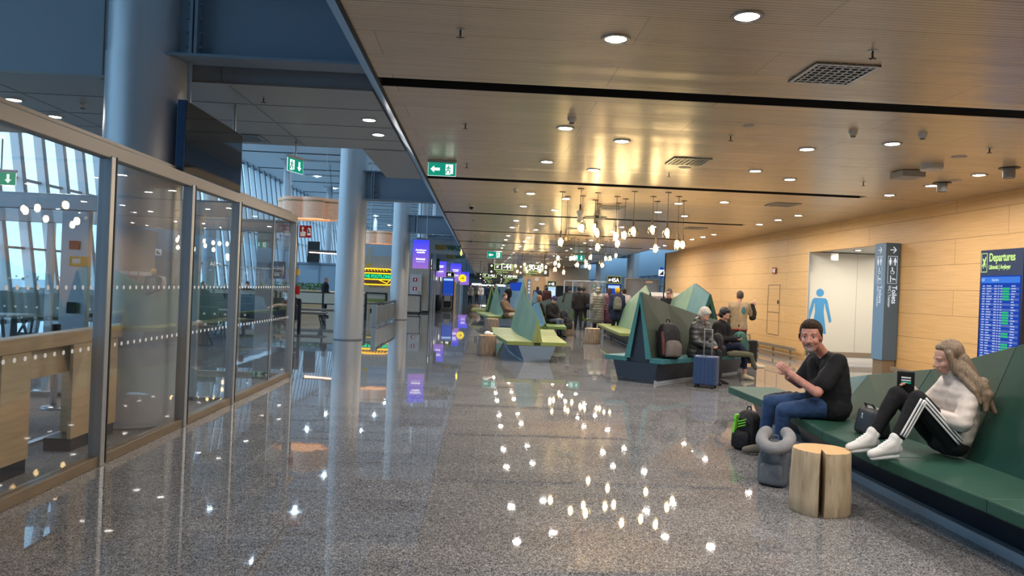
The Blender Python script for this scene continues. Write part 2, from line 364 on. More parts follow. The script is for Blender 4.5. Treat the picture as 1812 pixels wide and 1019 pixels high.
struct(mb.build('ceiling', M['ceil']), 'warm wood slat ceiling in wide bands')
struct(MB().box(-1.07, XR, Y0, Y1, ZC+.3, ZC+.36).build('ceiling_void', M['black']), 'black recess above the ceiling slots')
struct(MB().prism([(-1.075, Y0, ZC-.015), (-1.045, Y0, ZC-.015), (-1.045, Y0, ZC+.3), (-1.075, Y0, ZC+.3)], (0, Y1-Y0, 0)).build('trim_1', M['black']), 'thin black line at the ceiling edge')
struct(MB().prism([(-1.075, Y0, ZC-.01), (-1.27, Y0, 3.74), (-1.27, Y0, 4.9), (-1.075, Y0, 4.9)], (0, Y1-Y0, 0)).build('trim_2', M['greyfascia']), 'pale grey sloping edge band of the ceiling')
struct(MB().box(-15.6, -1.07, Y0, Y1, 8.9, 9.1).box(-1.3, 16, Y0, 33.9, 4.9, 5.1).box(-1.3, 9.9, 33.9, Y1, 4.9, 5.1).box(-1.3, -1.1, Y0, Y1, 5.1, 9.1).build('ceiling_high', M['whiteceil']), 'high pale ceiling over the window side')  # gate side cut short, an unseen opening added to let in sky light
mb = MB()
for k in range(2, 22):
    y = 18.0+6.1*k-12.2; mb.box(-15.0, -2.6, y, y+.16, 8.87, 8.9)
struct(mb.build('trim_3', M['black']), 'black slots in the high pale ceiling')
mb = MB()
for k in range(1, 20): mb.box(-12.5, -3.5, 20.5+6.1*k-.25, 20.5+6.1*k+.25, 8.87, 8.9)
struct(mb.build('trim_4', M['greyceil']), 'grey grille bands in the high pale ceiling')
# right wall with recess for the toilets
R0, R1 = 15.5, 18.8
mb = MB(); mb.box(XR, XR+.2, Y0, R0, 0, ZC); mb.box(XR, XR+.2, R1, 33.9, 0, ZC); mb.box(XR, XR+.2, R0, R1, 2.86, ZC)
mb.box(XR, 16, 33.7, 33.9, 0, ZC)
struct(mb.build('wall_right', M['wall']), 'honey coloured veneer panel wall')
struct(MB().box(XR+.2, 16, R0, 19.9, 2.88, 2.98).build('ceiling_alcove', M['whitep']), 'low ceiling of the toilet alcove')
struct(MB().box(XR+.2, 14, 19.75, 19.9, 0, 2.9).box(XR+.2, 14, 15.3, 15.45, 0, 2.9).box(12.6, 12.8, 15.4, 19.8, 0, 2.9).build('wall_alcove', M['whitep']), 'white walls of the toilet alcove')
struct(MB().box(-15.6, 16, Y0-.2, Y0, 0, 9.1).build('wall_back', M['greyceil']), 'wall behind the viewer')
struct(MB().box(-15.6, 16, Y1, Y1+.2, 0, 9.1).build('wall_far', M['greyceil']), 'far end wall of the concourse')
struct(MB().box(7.4, 7.5, 33.9, Y1, ZC, 4.95).build('trim_5', M['greyfascia']), 'edge band of the ceiling at the gates')
# bumper rail along the right wall
for n, (a, b, lab) in enumerate([(18.95, 33.6, 'low bronze bumper rail along the wall left of the toilets'), (6.2, 14.4, 'low bronze bumper rail on the wall right of the toilets')]):
    t = thing('bumper_rail', lab, 'bumper rail', (8.4, a, 0)); L_ = b-a
    MB().box(-.04, .03, 0, L_, .22, .31).build('top_rail', M['rail'], t, bevel=.006)
    MB().box(-.02, .05, 0, L_, .03, .10).build('bottom_rail', M['rail'], t, bevel=.006)
    k = .3
    while k < L_:
        MB().box(-.015, .025, k-.03, k+.03, 0, .3).build('post', M['rail'], t); k += 1.15
# left window wall: slanted fins and panes
def wx(z): return -14.15-.137*z
wl = thing('window_1', None, None); struct(wl, 'tall window wall leaning outwards with grey fins'); del wl['kind']; wl['kind'] = 'structure'
fin = MB(); gas = MB()
yy = Y0+.3
while yy < 150:
    for mbx, w0, w1, d in ((fin, 0., .30, .0), ):
        a = [(wx(0)+.0, yy-.05, 0), (wx(0)+.27, yy-.05, 0), (wx(0)+.27, yy+.05, 0), (wx(0)+.0, yy+.05, 0)]
        mbx.hexa(a, [(wx(8.9)+(p[0]-wx(0)), p[1], 8.9) for p in a])
    a = [(wx(0)+.27, yy-.065, 0), (wx(0)+.31, yy-.065, 0), (wx(0)+.31, yy+.065, 0), (wx(0)+.27, yy+.065, 0)]
    gas.hexa(a, [(wx(8.9)+(p[0]-wx(0)), p[1], 8.9) for p in a])
    yy += 1.22
fin.build('window_fin', M['mull'], wl)['kind'] = 'stuff'; gas.build('window_gasket', M['mulldark'], wl)['kind'] = 'stuff'
mb = MB()
for z in (.0, 2.2, 4.4, 6.6, 8.75):
    mb.hexa([(wx(z)-.05, Y0, z), (wx(z)+.12, Y0, z), (wx(z)+.12, 150, z), (wx(z)-.05, 150, z)], [(wx(z)-.06, Y0, z+.07), (wx(z)+.11, Y0, z+.07), (wx(z)+.11, 150, z+.07), (wx(z)-.06, 150, z+.07)])
mb.build('window_transom', M['mulldark'], wl)
MB().face([(wx(0)-.02, Y0, 0), (wx(0)-.02, 150, 0), (wx(8.9)-.02, 150, 8.9), (wx(8.9)-.02, Y0, 8.9)])
mb = MB(); mb.hexa([(wx(0)-.03, Y0, 0), (wx(0)-.01, Y0, 0), (wx(0)-.01, 150, 0), (wx(0)-.03, 150, 0)], [(wx(8.9)-.03, Y0, 8.9), (wx(8.9)-.01, Y0, 8.9), (wx(8.9)-.01, 150, 8.9), (wx(8.9)-.03, 150, 8.9)])
mb.build('window_pane', M['pane'], wl)
struct(MB().box(-16, -14.0, 150, Y1, 0, 9).build('wall_left', M['greyfascia']), 'solid wall past the windows')
tag(MB().box(-400, -15.3, -150, 400, -4.2, -4).build('apron', M['apron']), 'grey concrete apron outside the windows', 'apron', kind='structure')
for k, (x, y, w, h, lab) in enumerate([(-150, -30, 40, 5.4, 'long low grey airport building outside the left windows'), (-190, 130, 60, 7, 'distant pale airport building far outside the windows')]):
    t = thing('airport_building', lab, 'building', (x, y, -4)); MB().box(-10, 10, -w, w, 0, h).build('walls', M['terminal'], t); MB().box(-10.4, 10.4, -w-.4, w+.4, h, h+.5).build('roof', M['greyfascia'], t)
    g = MB()
    for j in range(int(-w)+3, int(w)-3, 6): g.box(10.02, 10.1, j, j+4, 2.2, 3.6)
    g.build('windows', M['blueglass'], t)
# grey lower ceiling on the left
YG0, YG1 = 8.25, 11.75
struct(MB().box(-14.6, -1.3, YG0, YG1, 3.74, 3.84).box(-2.0, -1.28, YG1, 14.85, 3.74, 3.84).build('ceiling_grey', M['greyceil']), 'grey panel ceiling over the glass vestibule')
mb = MB()
for x in (-2.9, -4.3, -5.7, -7.1, -9.5, -12.): mb.box(x-.006, x+.006, YG0, YG1, 3.736, 3.741)
for y in (9.1, 10.1, 11.0): mb.box(-14, -1.3, y-.005, y+.005, 3.736, 3.741)
struct(mb.build('trim_6', M['aludark']), 'panel joints of the grey ceiling')
struct(MB().box(-14.6, -1.3, YG0-.06, YG0, 3.74, 8.9).box(-14.6, -1.3, YG1, YG1+.05, 3.74, 8.9).build('wall_upper', M['greyfascia']), 'grey upper fascia panels')
struct(MB().box(-14.6, -1.3, YG0-.075, YG0-.06, 3.735, 3.76).box(-4.27, -4.255, YG0-.07, YG0-.06, 3.75, 8.9).box(-2.97, -2.96, YG0-.07, YG0-.06, 3.75, 8.9).build('trim_7', M['champ']), 'thin metal edge of the fascia')
# ------------------------------------------------------------------ columns and beams
def column(x, y, r, h, lab, collar=3.87, group=None, ring=True):
    t = thing('column', lab, 'column', (x, y, 0), group=group)
    MB().lathe([(0, 0), (r, 0), (r, collar), (0, collar)], n=48).build('shaft', M['column'], t, True)
    MB().lathe([(0, collar), (r-.012, collar), (r-.012, h), (0, h)], n=48).build('upper_shaft', M['column'], t, True)
    if ring: MB().lathe([(r+.004, 0), (r+.004, .03), (r, .03)], n=48).build('floor_ring', M['aludark'], t)
    for o in t.children:
        m = o.modifiers.new('e', 'EDGE_SPLIT'); m.split_angle = .6
    return t
def ibeam(x0, x1, y, z0, z1, lab, mirror=1, group=None):
    t = thing('steel_beam', lab, 'beam', ((x0+x1)/2, y, z0), group=group); w = abs(x1-x0)/2; h = z1-z0
    MB().box(-w, w, -.16, .16, 0, .03).build('bottom_flange', M['steel'], t)
    MB().box(-w, w, -.16, .16, h-.03, h).build('top_flange', M['steel'], t)
    MB().box(-w, w, -.012, .012, .03, h-.03).build('web', M['steel'], t)
    xs = (-w if mirror > 0 else w); s = mirror
    MB().box(min(xs+s*.52, xs+s*.55), max(xs+s*.52, xs+s*.55), -.15, .15, .03, h-.03).box(min(xs+s*.57, xs+s*.6), max(xs+s*.57, xs+s*.6), -.15, .15, .03, h-.03).build('end_plate', M['steel'], t)
    b = MB()
    for k in range(5):
        for q in (.49, .63): b.tube((xs+s*q-.015, -.12, .1+k*(h-.2)/4), (xs+s*q+.015, -.12, .1+k*(h-.2)/4), .014, n=6)
    b.build('bolts', M['aludark'], t); return t
GC = 'round metal columns along the left'
cy = [7.85, 20.2, 32.4]+[32.4+12.2*k for k in range(1, 9)]
labs = ['thick metal column behind the glass partition', 'metal column standing free at the end of the glass vestibule', 'metal column beside the grey barrier']
for k, y in enumerate(cy):
    column(-3.62, y, .39, 8.9, labs[k] if k < 3 else 'distant round column along the left shops', group=GC)
    ibeam(-3.62, -1.28, y-.1, 3.85, 4.65, ['blue grey steel beam joining the nearest column', 'blue grey steel beam at the free standing column', 'blue grey steel beam above the violet advert screen'][k] if k < 3 else 'distant steel beam along the left shops', group='steel beams along the left')
column(-3.62, -4.35, .39, 8.9, 'metal column behind the viewer', group=GC)
for k in range(7):
    column(9.4, 44.7+12.2*k, .39, 4.95, ['column at the end of the veneer wall by the grey booth', 'second column past the veneer wall', 'third column past the veneer wall'][k] if k < 3 else 'distant column on the gate side', group='round columns on the gate side')
    ibeam(7.45, 9.4, 44.6+12.2*k, 3.72, 4.5, 'steel beam of the gate side columns', -1, group='steel beams on the gate side')
for k, y in enumerate((32.5, 44.7, 56.9, 69.1, 81.3)):
    column(-12.0, y, .25, 8.9, ['slim blue column behind the dark screen', 'slim column behind the near veneer lamp', 'slim column behind the food counter', 'far slim column by the windows', 'farthest slim column by the windows'][k], collar=5., group='slim columns by the windows')
# ------------------------------------------------------------------ ceiling fittings
dl = thing('downlight', 'round white recessed downlight in the wood ceiling', 'downlight', (0, 0, ZC), group='recessed downlights of the wood ceiling')
MB().lathe([(.082, -.012), (.11, -.012), (.112, 0), (.082, 0)], n=28).build('rim', M['ring'], dl)
MB().lathe([(0, -.004), (.082, -.004)], n=28).build('lens', M['downlight'], dl)
first = True; NDL = 0
for bi, s0 in enumerate(STR):
    if s0 < -6 or s0 > 118: continue
    pos = [(.93, 1.6), (1.72, 2.18), (.92, 3.93), (1.71, 4.46), (4.1, 2.12), (4.9, 1.57), (4.1, 3.87), (4.9, 4.48), (7.22, 3.32), (7.22, 4.45), (7.22, 5.66)]
    if 0 < s0 < 2: pos = [(1.75, 3.96), (.95, 4.54), (1.75, 1.6), (.95, 2.2), (4.1, 2.2), (4.9, 1.6), (4.1, 3.96), (4.9, 4.54), (7.22, 2.2), (7.22, 4.2)]
    for x, q in pos:
        if x > 7 and s0 > 31: continue
        if s0 > 75 and x in (1.71, 4.9): continue
        if first: dl.location = (x, s0+q, ZC); first = False
        else: dup(dl, (x, s0+q, ZC))
        NDL += 1
g1 = dup(dl, (-1.56, 9.64, 3.74), 0, 'round downlight in the grey ceiling beside the wood ceiling edge, nearer one', 'downlights of the grey ceiling')
dup(dl, (-1.57, 10.57, 3.74), 0, 'round downlight in the grey ceiling beside the wood ceiling edge, farther one', 'downlights of the grey ceiling')
dup(dl, (-6.02, 9.49, 3.74), 0, 'leftmost round downlight in the grey ceiling', 'downlights of the grey ceiling')
dup(dl, (-6.04, 10.41, 3.74), 0, 'round downlight in the grey ceiling just left of the thick column', 'downlights of the grey ceiling')
for y in (16.6, 17.6): dup(dl, (9.3, y, 2.88), 0, 'downlight in the low ceiling of the toilet alcove', 'downlights of the toilet alcove')
for y in (16.6, 17.6): dup(dl, (11., y, 2.88), 0, 'downlight in the low ceiling of the toilet alcove', 'downlights of the toilet alcove')
hb = thing('high_bay_lamp', 'small round lamp high in the pale ceiling over the window side', 'ceiling lamp', (-5, 5, 8.87), group='lamps of the high pale ceiling')
MB().lathe([(.10, -.03), (.14, -.03), (.14, 0)], n=20).build('rim', M['ring'], hb)
MB().lathe([(0, -.02), (.10, -.02)], n=20).build('lens', emis('cool_high_lamp', (.60, .82, 1.), 560), hb)
fst = True
for y in [15.0]+[21.0+6.1*k for k in range(9)]+[80, 92, 104, 116]:
    for x in (-11.8, -8.):
        if fst: hb.location = (x, y, 8.87); fst = False
        else: dup(hb, (x, y, 8.87))
def vent(x, y, z, lab, grp):
    t = thing('ceiling_vent', lab, 'air vent', (x, y, z), group=grp)
    f = MB(); w = .27
    f.box(-w, w, -w, -w+.03, -.012, 0); f.box(-w, w, w-.03, w, -.012, 0); f.box(-w, -w+.03, -w, w, -.012, 0); f.box(w-.03, w, -w, w, -.012, 0); f.build('frame', M['alu'], t)
    g = MB()
    for k in range(1, 8):
        q = -w+k*2*w/8; g.box(q-.007, q+.007, -w, w, -.01, .015); g.box(-w, w, q-.007, q+.007, -.01, .015)
    g.build('grille', M['alu'], t)
    MB().box(-w, w, -w, w, .0, .006).build('backing', M['black'], t)
    return t
v0 = vent(2.91, 6.04, ZC-.006, 'square grille air vent in the wood ceiling, the nearest and largest', 'square air vents in the wood ceiling')
for k, (y, lab) in enumerate([(10.35, 'square air vent in the wood ceiling between the first and second black slot'), (16.4, 'square air vent above the near pendant cluster'), (18.9, 'square air vent just past the near pendants')]+[(22.5+6.1*j, 'small far air vent in the wood ceiling') for j in range(5)]):
    dup(v0, (2.91, y, ZC-.006), 0, lab)
for y in (14.6, 20.6): dup(v0, (6.1, y, ZC-.006), 0, 'square air vent near the top of the veneer wall, the %s' % ('nearer' if y < 15 else 'farther'))
for x, y, lab in [(-3.9, 8.75, 'air vent in the grey ceiling right behind the thick column'), (-3.68, 11.3, 'air vent in the grey ceiling at the edge by the dark screen')]: dup(v0, (x, y, 3.734), 0, lab, 'square air vents in the grey ceiling')
sp = thing('sprinkler', 'tiny sprinkler head hanging from the ceiling', 'sprinkler', (0, 0, ZC), group='ceiling sprinkler heads')
MB().lathe([(0, -.004), (.035, -.004), (.035, 0)], n=16).build('rose', M['alu'], sp)
MB().tube((0, 0, -.06), (0, 0, 0), .008, n=8).box(-.03, .03, -.004, .004, -.064, -.058).box(-.004, .004, -.03, .03, -.064, -.058).build('head', M['bronze'], sp)
SPP = [(-.23, 5.48), (-.26, 8.65), (2.93, 5.45), (2.92, 8.59), (6.1, 8.56), (6.08, 11.43), (-.3, 11.5), (2.92, 11.45)]
for j in range(3, 9): SPP += [(-.3, .95+6.06*j+1.6), (2.92, .95+6.06*j+1.6), (6.1, .95+6.06*j+4.4)]
for k, (x, y) in enumerate(SPP):
    if k == 0: sp.location = (x, y, ZC)
    else: dup(sp, (x, y, ZC))
for x, y in [(-2.66, 8.72), (-5.2, 10.9), (-2.9, 11.2)]: dup(sp, (x, y, 3.74), 0, 'tiny sprinkler head hanging from the grey ceiling', 'grey ceiling sprinkler heads')
sd = thing('smoke_detector', 'small white smoke detector above the first pair of small downlights', 'smoke detector', (.94, 8.08, ZC), group='smoke detectors')
MB().lathe([(0, -.055), (.03, -.055), (.036, -.04), (.045, -.035), (.05, 0)], n=20).build('housing', M['whitep'], sd, True)
MB().lathe([(.028, -.068), (.028, -.055)], n=16).build('sensor', M['greyp'], sd)
for x, y, z, lab in [(4.14, 8.05, ZC, 'small white smoke detector left of the bright right hand downlight'), (4.91, 7.99, ZC, 'small white smoke detector right of the bright right hand downlight'), (-5.18, 9.52, 3.74, 'pale smoke detector in the grey ceiling left of the thick column'), (.6, 14.1, ZC, 'smoke detector near the near pendant cluster')]: dup(sd, (x, y, z), 0, lab)
for x, y, lab in [(2.93, 8.03, 'small round grey speaker disc in the ceiling centre'), (6.11, 9.14, 'larger round grey speaker disc in the ceiling at right'), (3.01, 10.87, 'round grey speaker disc just behind the second vent'), (7.22, 10.88, 'round grey speaker disc close to the veneer wall'), (2.9, 16.9, 'round grey speaker disc above the near pendants')]:
    tag(MB().lathe([(0, -.006), (.09 if x != 2.93 else .055, -.006), (.095 if x != 2.93 else .06, 0)], n=28).build('ceiling_speaker', M['greyp'], loc=(x, y, ZC)), lab, 'speaker', 'round ceiling speakers')
tag(MB().box(-.17, .17, -.17, .17, -.1, -.01).box(-.13, .13, -.13, .13, -.012, 0).build('access_point', M['greyp'], loc=(6.14, 10.32, ZC), bevel=.012), 'square grey box fixed under the ceiling at right', 'access point')
tag(MB().lathe([(0, -.08), (.15, -.08), (.16, -.06), (.16, 0)], n=6).build('ceiling_sensor', M['whitep'], loc=(6.13, 9.74, ZC), bevel=.01), 'flat pale sensor housing under the ceiling beside the square box', 'ceiling sensor')
for x, y, lab in [(7.21, 9.71, 'round grey surface spotlight rightmost on the ceiling'), (7.2, 11.15, 'round grey surface spotlight left of the other one by the wall')]:
    t = thing('surface_spotlight', lab, 'spotlight', (x, y, ZC), group='surface spotlights by the wall')
    MB().lathe([(0, -.012), (.13, -.012), (.13, 0)], n=28).build('rose', M['blackmetal'], t); MB().lathe([(.07, -.14), (.075, -.13), (.075, -.012)], n=24).build('can', M['greyp'], t, True); MB().lathe([(0, -.13), (.07, -.13)], n=24).build('lens', M['whitep'], t)
def dome(x, y, z, lab):
    t = thing('dome_camera', lab, 'security camera', (x, y, z), group='dome cameras'); MB().lathe([(0, 0), (.07, 0), (.07, -.05), (0, -.05)], n=20).build('mount', M['whitep'], t); MB().ell((0, 0, -.06), (.055, .055, .055)).build('dome', M['screenoff'], t, True)
dome(-.3, 17.2, ZC, 'dark dome security camera under the ceiling left of centre'); dome(2.81, 17.9, ZC, 'dome security camera above the near pendants'); dome(-.5, 30, ZC, 'far dome camera near the ceiling edge')
# ------------------------------------------------------------------ pendants
def pendant(kind, lab, loc, zb, grp):
    t = thing('pendant_lamp', lab, 'pendant lamp', loc, group=grp)
    h = loc[2]-zb
    MB().lathe([(0, 0), (.06, 0), (.06, -.012), (0, -.012)], n=16).build('ceiling_rose', M['bronze'], t)
    MB().tube((0, 0, -h+.2), (0, 0, -.01), .004, n=6).build('cord', M['cord'], t)
    MB().lathe([(0, -h+.07), (.02, -h+.07), (.02, -h+.2), (0, -h+.2)], n=14).build('lampholder', M['bronze'], t)
    pr = {'wide': [(.025, .08), (.085, .03), (.105, -.04), (.08, -.11)], 'tall': [(.025, .08), (.055, .03), (.06, -.05), (.045, -.12)], 'round': [(.025, .08), (.075, .05), (.085, 0), (.075, -.06), (.055, -.10)], 'diamond': [(.02, .08), (.09, .0), (.1, -.03), (.06, -.09)], 'white': [(.03, .10), (.075, .06), (.045, -.02), (.06, -.10), (.03, -.14)]}[kind.split()[0]]
    MB().lathe([(r, z-h) for r, z in pr], n=8).build('glass_shade', M['lampglass'] if kind != 'white' else M['bulboff'], t)
    if 'off' not in kind and kind != 'white': MB().ell((0, 0, -h-.015), (.043, .043, .075)).build('bulb', M['bulb'], t, True)
    elif 'off' in kind: MB().ell((0, 0, -h), (.03, .03, .045)).build('bulb', M['bulboff'], t, True)
    return t
near = [(1.53, 14.23, 2.56), (1.71, 14.88, 2.65), (1.82, 13.66, 3.03), (2.0, 14.69, 2.89), (2.22, 14.14, 2.77), (2.35, 15.27, 2.96), (2.53, 15.9, 2.59), (2.67, 14.52, 2.74), (2.91, 15.6, 2.67), (2.91, 14.85, 2.8), (2.85, 13.7, 2.79), (3.35, 14.28, 2.89), (3.61, 15.02, 2.56), (3.48, 13.62, 2.78), (3.82, 14.11, 2.6), (4.1, 14.74, 2.64)]
kinds = ['tall', 'diamond off', 'white', 'round', 'wide', 'tall', 'tall', 'tall', 'tall', 'round', 'wide', 'wide', 'tall', 'wide', 'tall', 'diamond']
nl = ['leftmost lit pendant of the near cluster', 'small unlit faceted pendant beside the leftmost lit one', 'white frosted shade, highest pendant of the near cluster', 'lit pendant directly under the white frosted one', 'large faceted pendant left of centre in the near cluster', 'pendant half hidden behind the large faceted one', 'lowest pendant left of centre, hanging below the large faceted one', 'small pendant in the middle partly behind its neighbour', 'low slim pendant in the middle of the near cluster', 'rounded pendant in the middle of the near cluster', 'widest clear faceted pendant of the near cluster', 'high pendant right of the widest one', 'low slim pendant right of centre, right above the wall line', 'wide clear pendant at right with a long dark lampholder', 'slim pendant second from the right', 'rightmost small pendant of the near cluster']
for (x, y, z), k, l in zip(near, kinds, nl): pendant(k, l, (x, y, ZC), z, 'near cluster of pendant lamps')
mid = [(2.71, 2.76, 25.87), (3.28, 2.8, 26.72), (3.33, 2.8, 26.24), (3.55, 2.58, 26.89), (3.87, 2.71, 26.95), (3.66, 2.51, 25.38), (3.76, 2.45, 25.24), (4.13, 2.91, 27.54), (4.22, 2.63, 25.93), (4.25, 2.55, 25.5), (4.72, 2.89, 27.6), (4.7, 2.85, 26.52), (5.1, 3.01, 27.54), (2.69, 2.58, 26.53), (2.87, 2.53, 26.99), (2.6, 2.34, 25.62), (3.06, 2.28, 26.98)]
for k, (x, z, y) in enumerate(mid): pendant(['tall', 'round', 'tall', 'wide'][k % 4] if k != 8 else 'diamond off', 'small pendant lamp of the middle cluster', (x, y, ZC), z, 'middle cluster of pendant lamps')
far = [(1.85, 2.83, 39.67), (1.92, 2.52, 38.81), (2.41, 2.72, 39.35), (2.47, 2.55, 39.18), (2.57, 2.78, 37.66), (3.18, 2.59, 39.4), (3.23, 2.9, 38.98), (3.39, 2.79, 38.25), (3.32, 2.5, 37.58), (2.34, 2.93, 39.66)]
for k, (x, z, y) in enumerate(far): pendant(['tall', 'round'][k % 2], 'tiny pendant lamp of the far cluster', (x, y, ZC), z, 'far cluster of pendant lamps')
# ------------------------------------------------------------------ glass vestibule
PX_ = -3.12; zt = 2.55
def pane(name, poly, t, parent, lab=None): return MB().slab(poly, t).build(name, M['glass'], parent)
gp = thing('glass_partition', 'long glass partition with metal posts and pale header at left', 'glass partition', (PX_, 7.5, 0))
ys = [1.5, 3.0, 4.55, 6.12, 7.80, 9.28, 12.1]
MB().box(-.05, .05, 1.5-7.5, 12.15-7.5, zt-.02, zt+.1).build('header', M['champ'], gp, bevel=.008)
MB().box(-.07, -.05, 1.5-7.5, 12.15-7.5, zt+.02, zt+.16).build('header_back', M['champ'], gp)
MB().box(-.05, .045, 1.5-7.5, 12.1-7.5, 0, .085).build('base_strip', M['brass'], gp, bevel=.004)
for k, y in enumerate(ys):
    f = MB(); f.box(-.045, .06, y-7.5-.035, y-7.5+.035, 0, zt); f.build('post', M['alu'], gp, bevel=.006)
    f = MB(); f.box(.03, .064, y-7.5+.037, y-7.5+.055, 0.02, zt); f.build('post_seal', M['black'], gp)
for a, b in zip(ys[:-1], ys[1:]):
    if a > 9: 
        MB().box(-.006, .006, a-7.5+.05, 10.95-7.5, .085, zt).build('glass_pane', M['glass'], gp); MB().box(-.006, .006, 10.97-7.5, b-7.5-.05, .085, zt).build('glass_pane', M['glass'], gp)
        MB().box(-.015, .015, 10.95-7.5, 10.97-7.5, .085, zt).build('joint_strip', M['alu'], gp)
    else: MB().box(-.006, .006, a-7.5+.05, b-7.5-.05, .085, zt).build('glass_pane', M['glass'], gp)
    for z in (.98, 1.47):
        d = MB(); q = a+.12
        while q < b-.1:
            c = (.008, q-7.5, z); d.hexa([(c[0], c[1]+.018*math.cos(2*PI*j/10), c[2]+.018*math.sin(2*PI*j/10)) for j in range(10)], [(c[0]+.002, c[1]+.018*math.cos(2*PI*j/10), c[2]+.018*math.sin(2*PI*j/10)) for j in range(10)]); q += .115
        d.build('dot_marks', M['white'], gp)['kind'] = 'stuff'
def xwall(y, x0, x1, lab, posts, doors=True):
    t = thing('sliding_door_screen', lab, 'glass door screen', ((x0+x1)/2, y, 0)); c = (x0+x1)/2; w = (x1-x0)/2
    MB().box(-w, w, -.07, .07, 2.36, 2.56).build('header', M['alu'], t, bevel=.006)
    MB().box(-w, w, -.04, .04, 0, .05).build('sill', M['champ'], t)
    for p, wd in posts: MB().box(p-c-wd, p-c+wd, -.04, .04, 0, 2.36).build('post', M['alu'], t, bevel=.004)
    ps = sorted([x0]+[p for p, _ in posts]+[x1])
    for a, b in zip(ps[:-1], ps[1:]):
        if b-a > .3:
            MB().box(a-c+.05, b-c-.05, -.005, .005, .05, 2.36).build('glass_pane', M['glass'], t)
            d = MB(); q = a-c+.15
            while q < b-c-.1:
                for z in (.98, 1.47): d.prism([(q+.02*math.cos(2*PI*j/8), -.008, z+.02*math.sin(2*PI*j/8)) for j in range(8)], (0, -.002, 0))
                q += .17
            d.build('dot_marks', M['white'], t)['kind'] = 'stuff'
    return t
ta = xwall(9.45, -13.9, -3.2, 'inner glass door screen behind the wooden handrail', [(-13.8, .05), (-11.6, .05), (-9.4, .05), (-7.3, .05), (-5.15, .17), (-4.75, .06), (-3.65, .05)])
MB().box(-.08, .0, -.13, -.07, 2.38, 2.5).build('door_sensor', M['blackmetal'], ta)
tb = xwall(12.1, -13.9, -3.17, 'outer glass door screen at the far end of the vestibule', [(-13.8, .05), (-11.5, .05), (-9.2, .05), (-7.0, .05), (-5.0, .06), (-4.0, .06), (-3.55, .14)])
tag(MB().box(-.125, .125, -.012, .012, -.14, .14).build('no_entry_sign', M['maroon'], loc=(-3.33, 12.02, 1.74)), 'dark plum square notice on the glass door', 'sign')
ne = D.objects['no_entry_sign']; text('No Entry', .068, (0, -.014, .02), FR, M['white'], ne, 'CENTER', .8); text('Ei sisäänkäyntiä', .026, (0, -.014, -.05), FR, M['white'], ne, 'CENTER', .8)
for s in (-.1, .1): MB().box(s-.005, s+.005, -.016, -.012, -.08, .08).build('bracket_mark', M['white'], ne)
for z, lab in ((1.12, 'upper'),):
    t = thing('pull_handle', 'small black rectangular pull on the edge of the vestibule', 'pull handle', (-3.08, 12.2, 1.2)); MB().box(-.03, .03, -.012, .012, -.1, -.08).box(-.03, .03, -.012, .012, .08, .1).box(-.03, -.015, -.012, .012, -.1, .1).box(.015, .03, -.012, .012, -.1, .1).build('grip', M['black'], t)
# hanging exit signs
def exitsign(name, lab, loc, rz, arrow, w=.42, h=.2, drop=.14):
    t = thing(name, lab, 'exit sign', loc, rz)
    MB().box(-w/2-.01, w/2+.01, -.03, .02, h/2, h/2+.04).build('lamp_housing', M['alu'], t)
    MB().box(-w/2, w/2, -.005, .005, -h/2, h/2).build('sign_plate', M['exitg'], t)
    MB().box(-w/2-.004, w/2+.004, -.0045, .0045, -h/2-.004, h/2).build('plate_edge', M['exitw'], t)
    MB().tube((0, 0, h/2+.03), (0, 0, h/2+.03+drop), .012, n=8).build('hanger', M['alu'], t)
    y = -.008; f = MB(); s = h*.36; cx_ = -w*.25
    if arrow == 'L': P = [(-1, 0), (-.2, .75), (-.2, .3), (1, .3), (1, -.3), (-.2, -.3), (-.2, -.75)]
    else: P = [(0, -1), (.75, -.2), (.3, -.2), (.3, 1), (-.3, 1), (-.3, -.2), (-.75, -.2)]; 
    if arrow == 'D': cx_ = w*.24
    f.prism([(cx_+p[0]*s, y, p[1]*s) for p in P], (0, .002, 0)); f.build('arrow', M['exitw'], t)
    cx2 = -cx_; f = MB(); f.prism([(cx2+a*s, y, b*s) for a, b in [(-.7, -1.1), (.35, -1.1), (.35, -.9), (.9, -.9), (.9, .0), (.9, 1.1), (-.7, 1.1)]], (0, .002, 0)); f.build('door_mark', M['exitw'], t)
    f = MB(); r = s*.15; f.cap((cx2-.05*s, y-.002, .75*s), (cx2-.05*s, y-.002, .75*s), r, r, 8, 2)
    for a, b in [((-.1, .5), (-.15, -.05)), ((-.15, -.05), (-.5, -.35)), ((-.5, -.35), (-.6, -.8)), ((-.15, -.05), (.25, -.3)), ((.25, -.3), (.15, -.8)), ((-.1, .45), (.35, .2)), ((-.1, .45), (-.5, .25))]:
        f.cap((cx2+a[0]*s, y-.002, a[1]*s), (cx2+b[0]*s, y-.002, b[1]*s), r*.75, r*.65, 6, 2)
    f.build('running_figure', M['exitg'], t); return t
exitsign('exit_sign', 'green exit sign with left arrow under the wood ceiling edge', (-.67, 11.2, 3.38), 0, 'L', .42, .2, .03)
exitsign('exit_sign', 'green exit sign with down arrow seen through the glass at far left', (-7.7, 11.9, 3.02), 0, 'D', .46, .2, .5)
exitsign('exit_sign', 'narrow green exit sign hanging from a rod left of the veneer lamp', (-2.9, 11.2, 3.33), math.radians(70), 'D', .4, .2, .28)
exitsign('exit_sign', 'small far green exit sign left of the gate number boards', (.6, 36, 3.2), 0, 'L', .7, .32, .1)
exitsign('exit_sign', 'small far green exit sign above the middle pendants', (5.0, 37.5, 3.3), 0, 'D', .6, .3, .1)
t = thing('fire_alarm_sign', 'red fire alarm sign with white hand and flames', 'sign', (-2.95, 12.2, 2.4))
MB().box(-.1, .1, -.006, .006, -.1, .1).build('plate', M['red'], t)
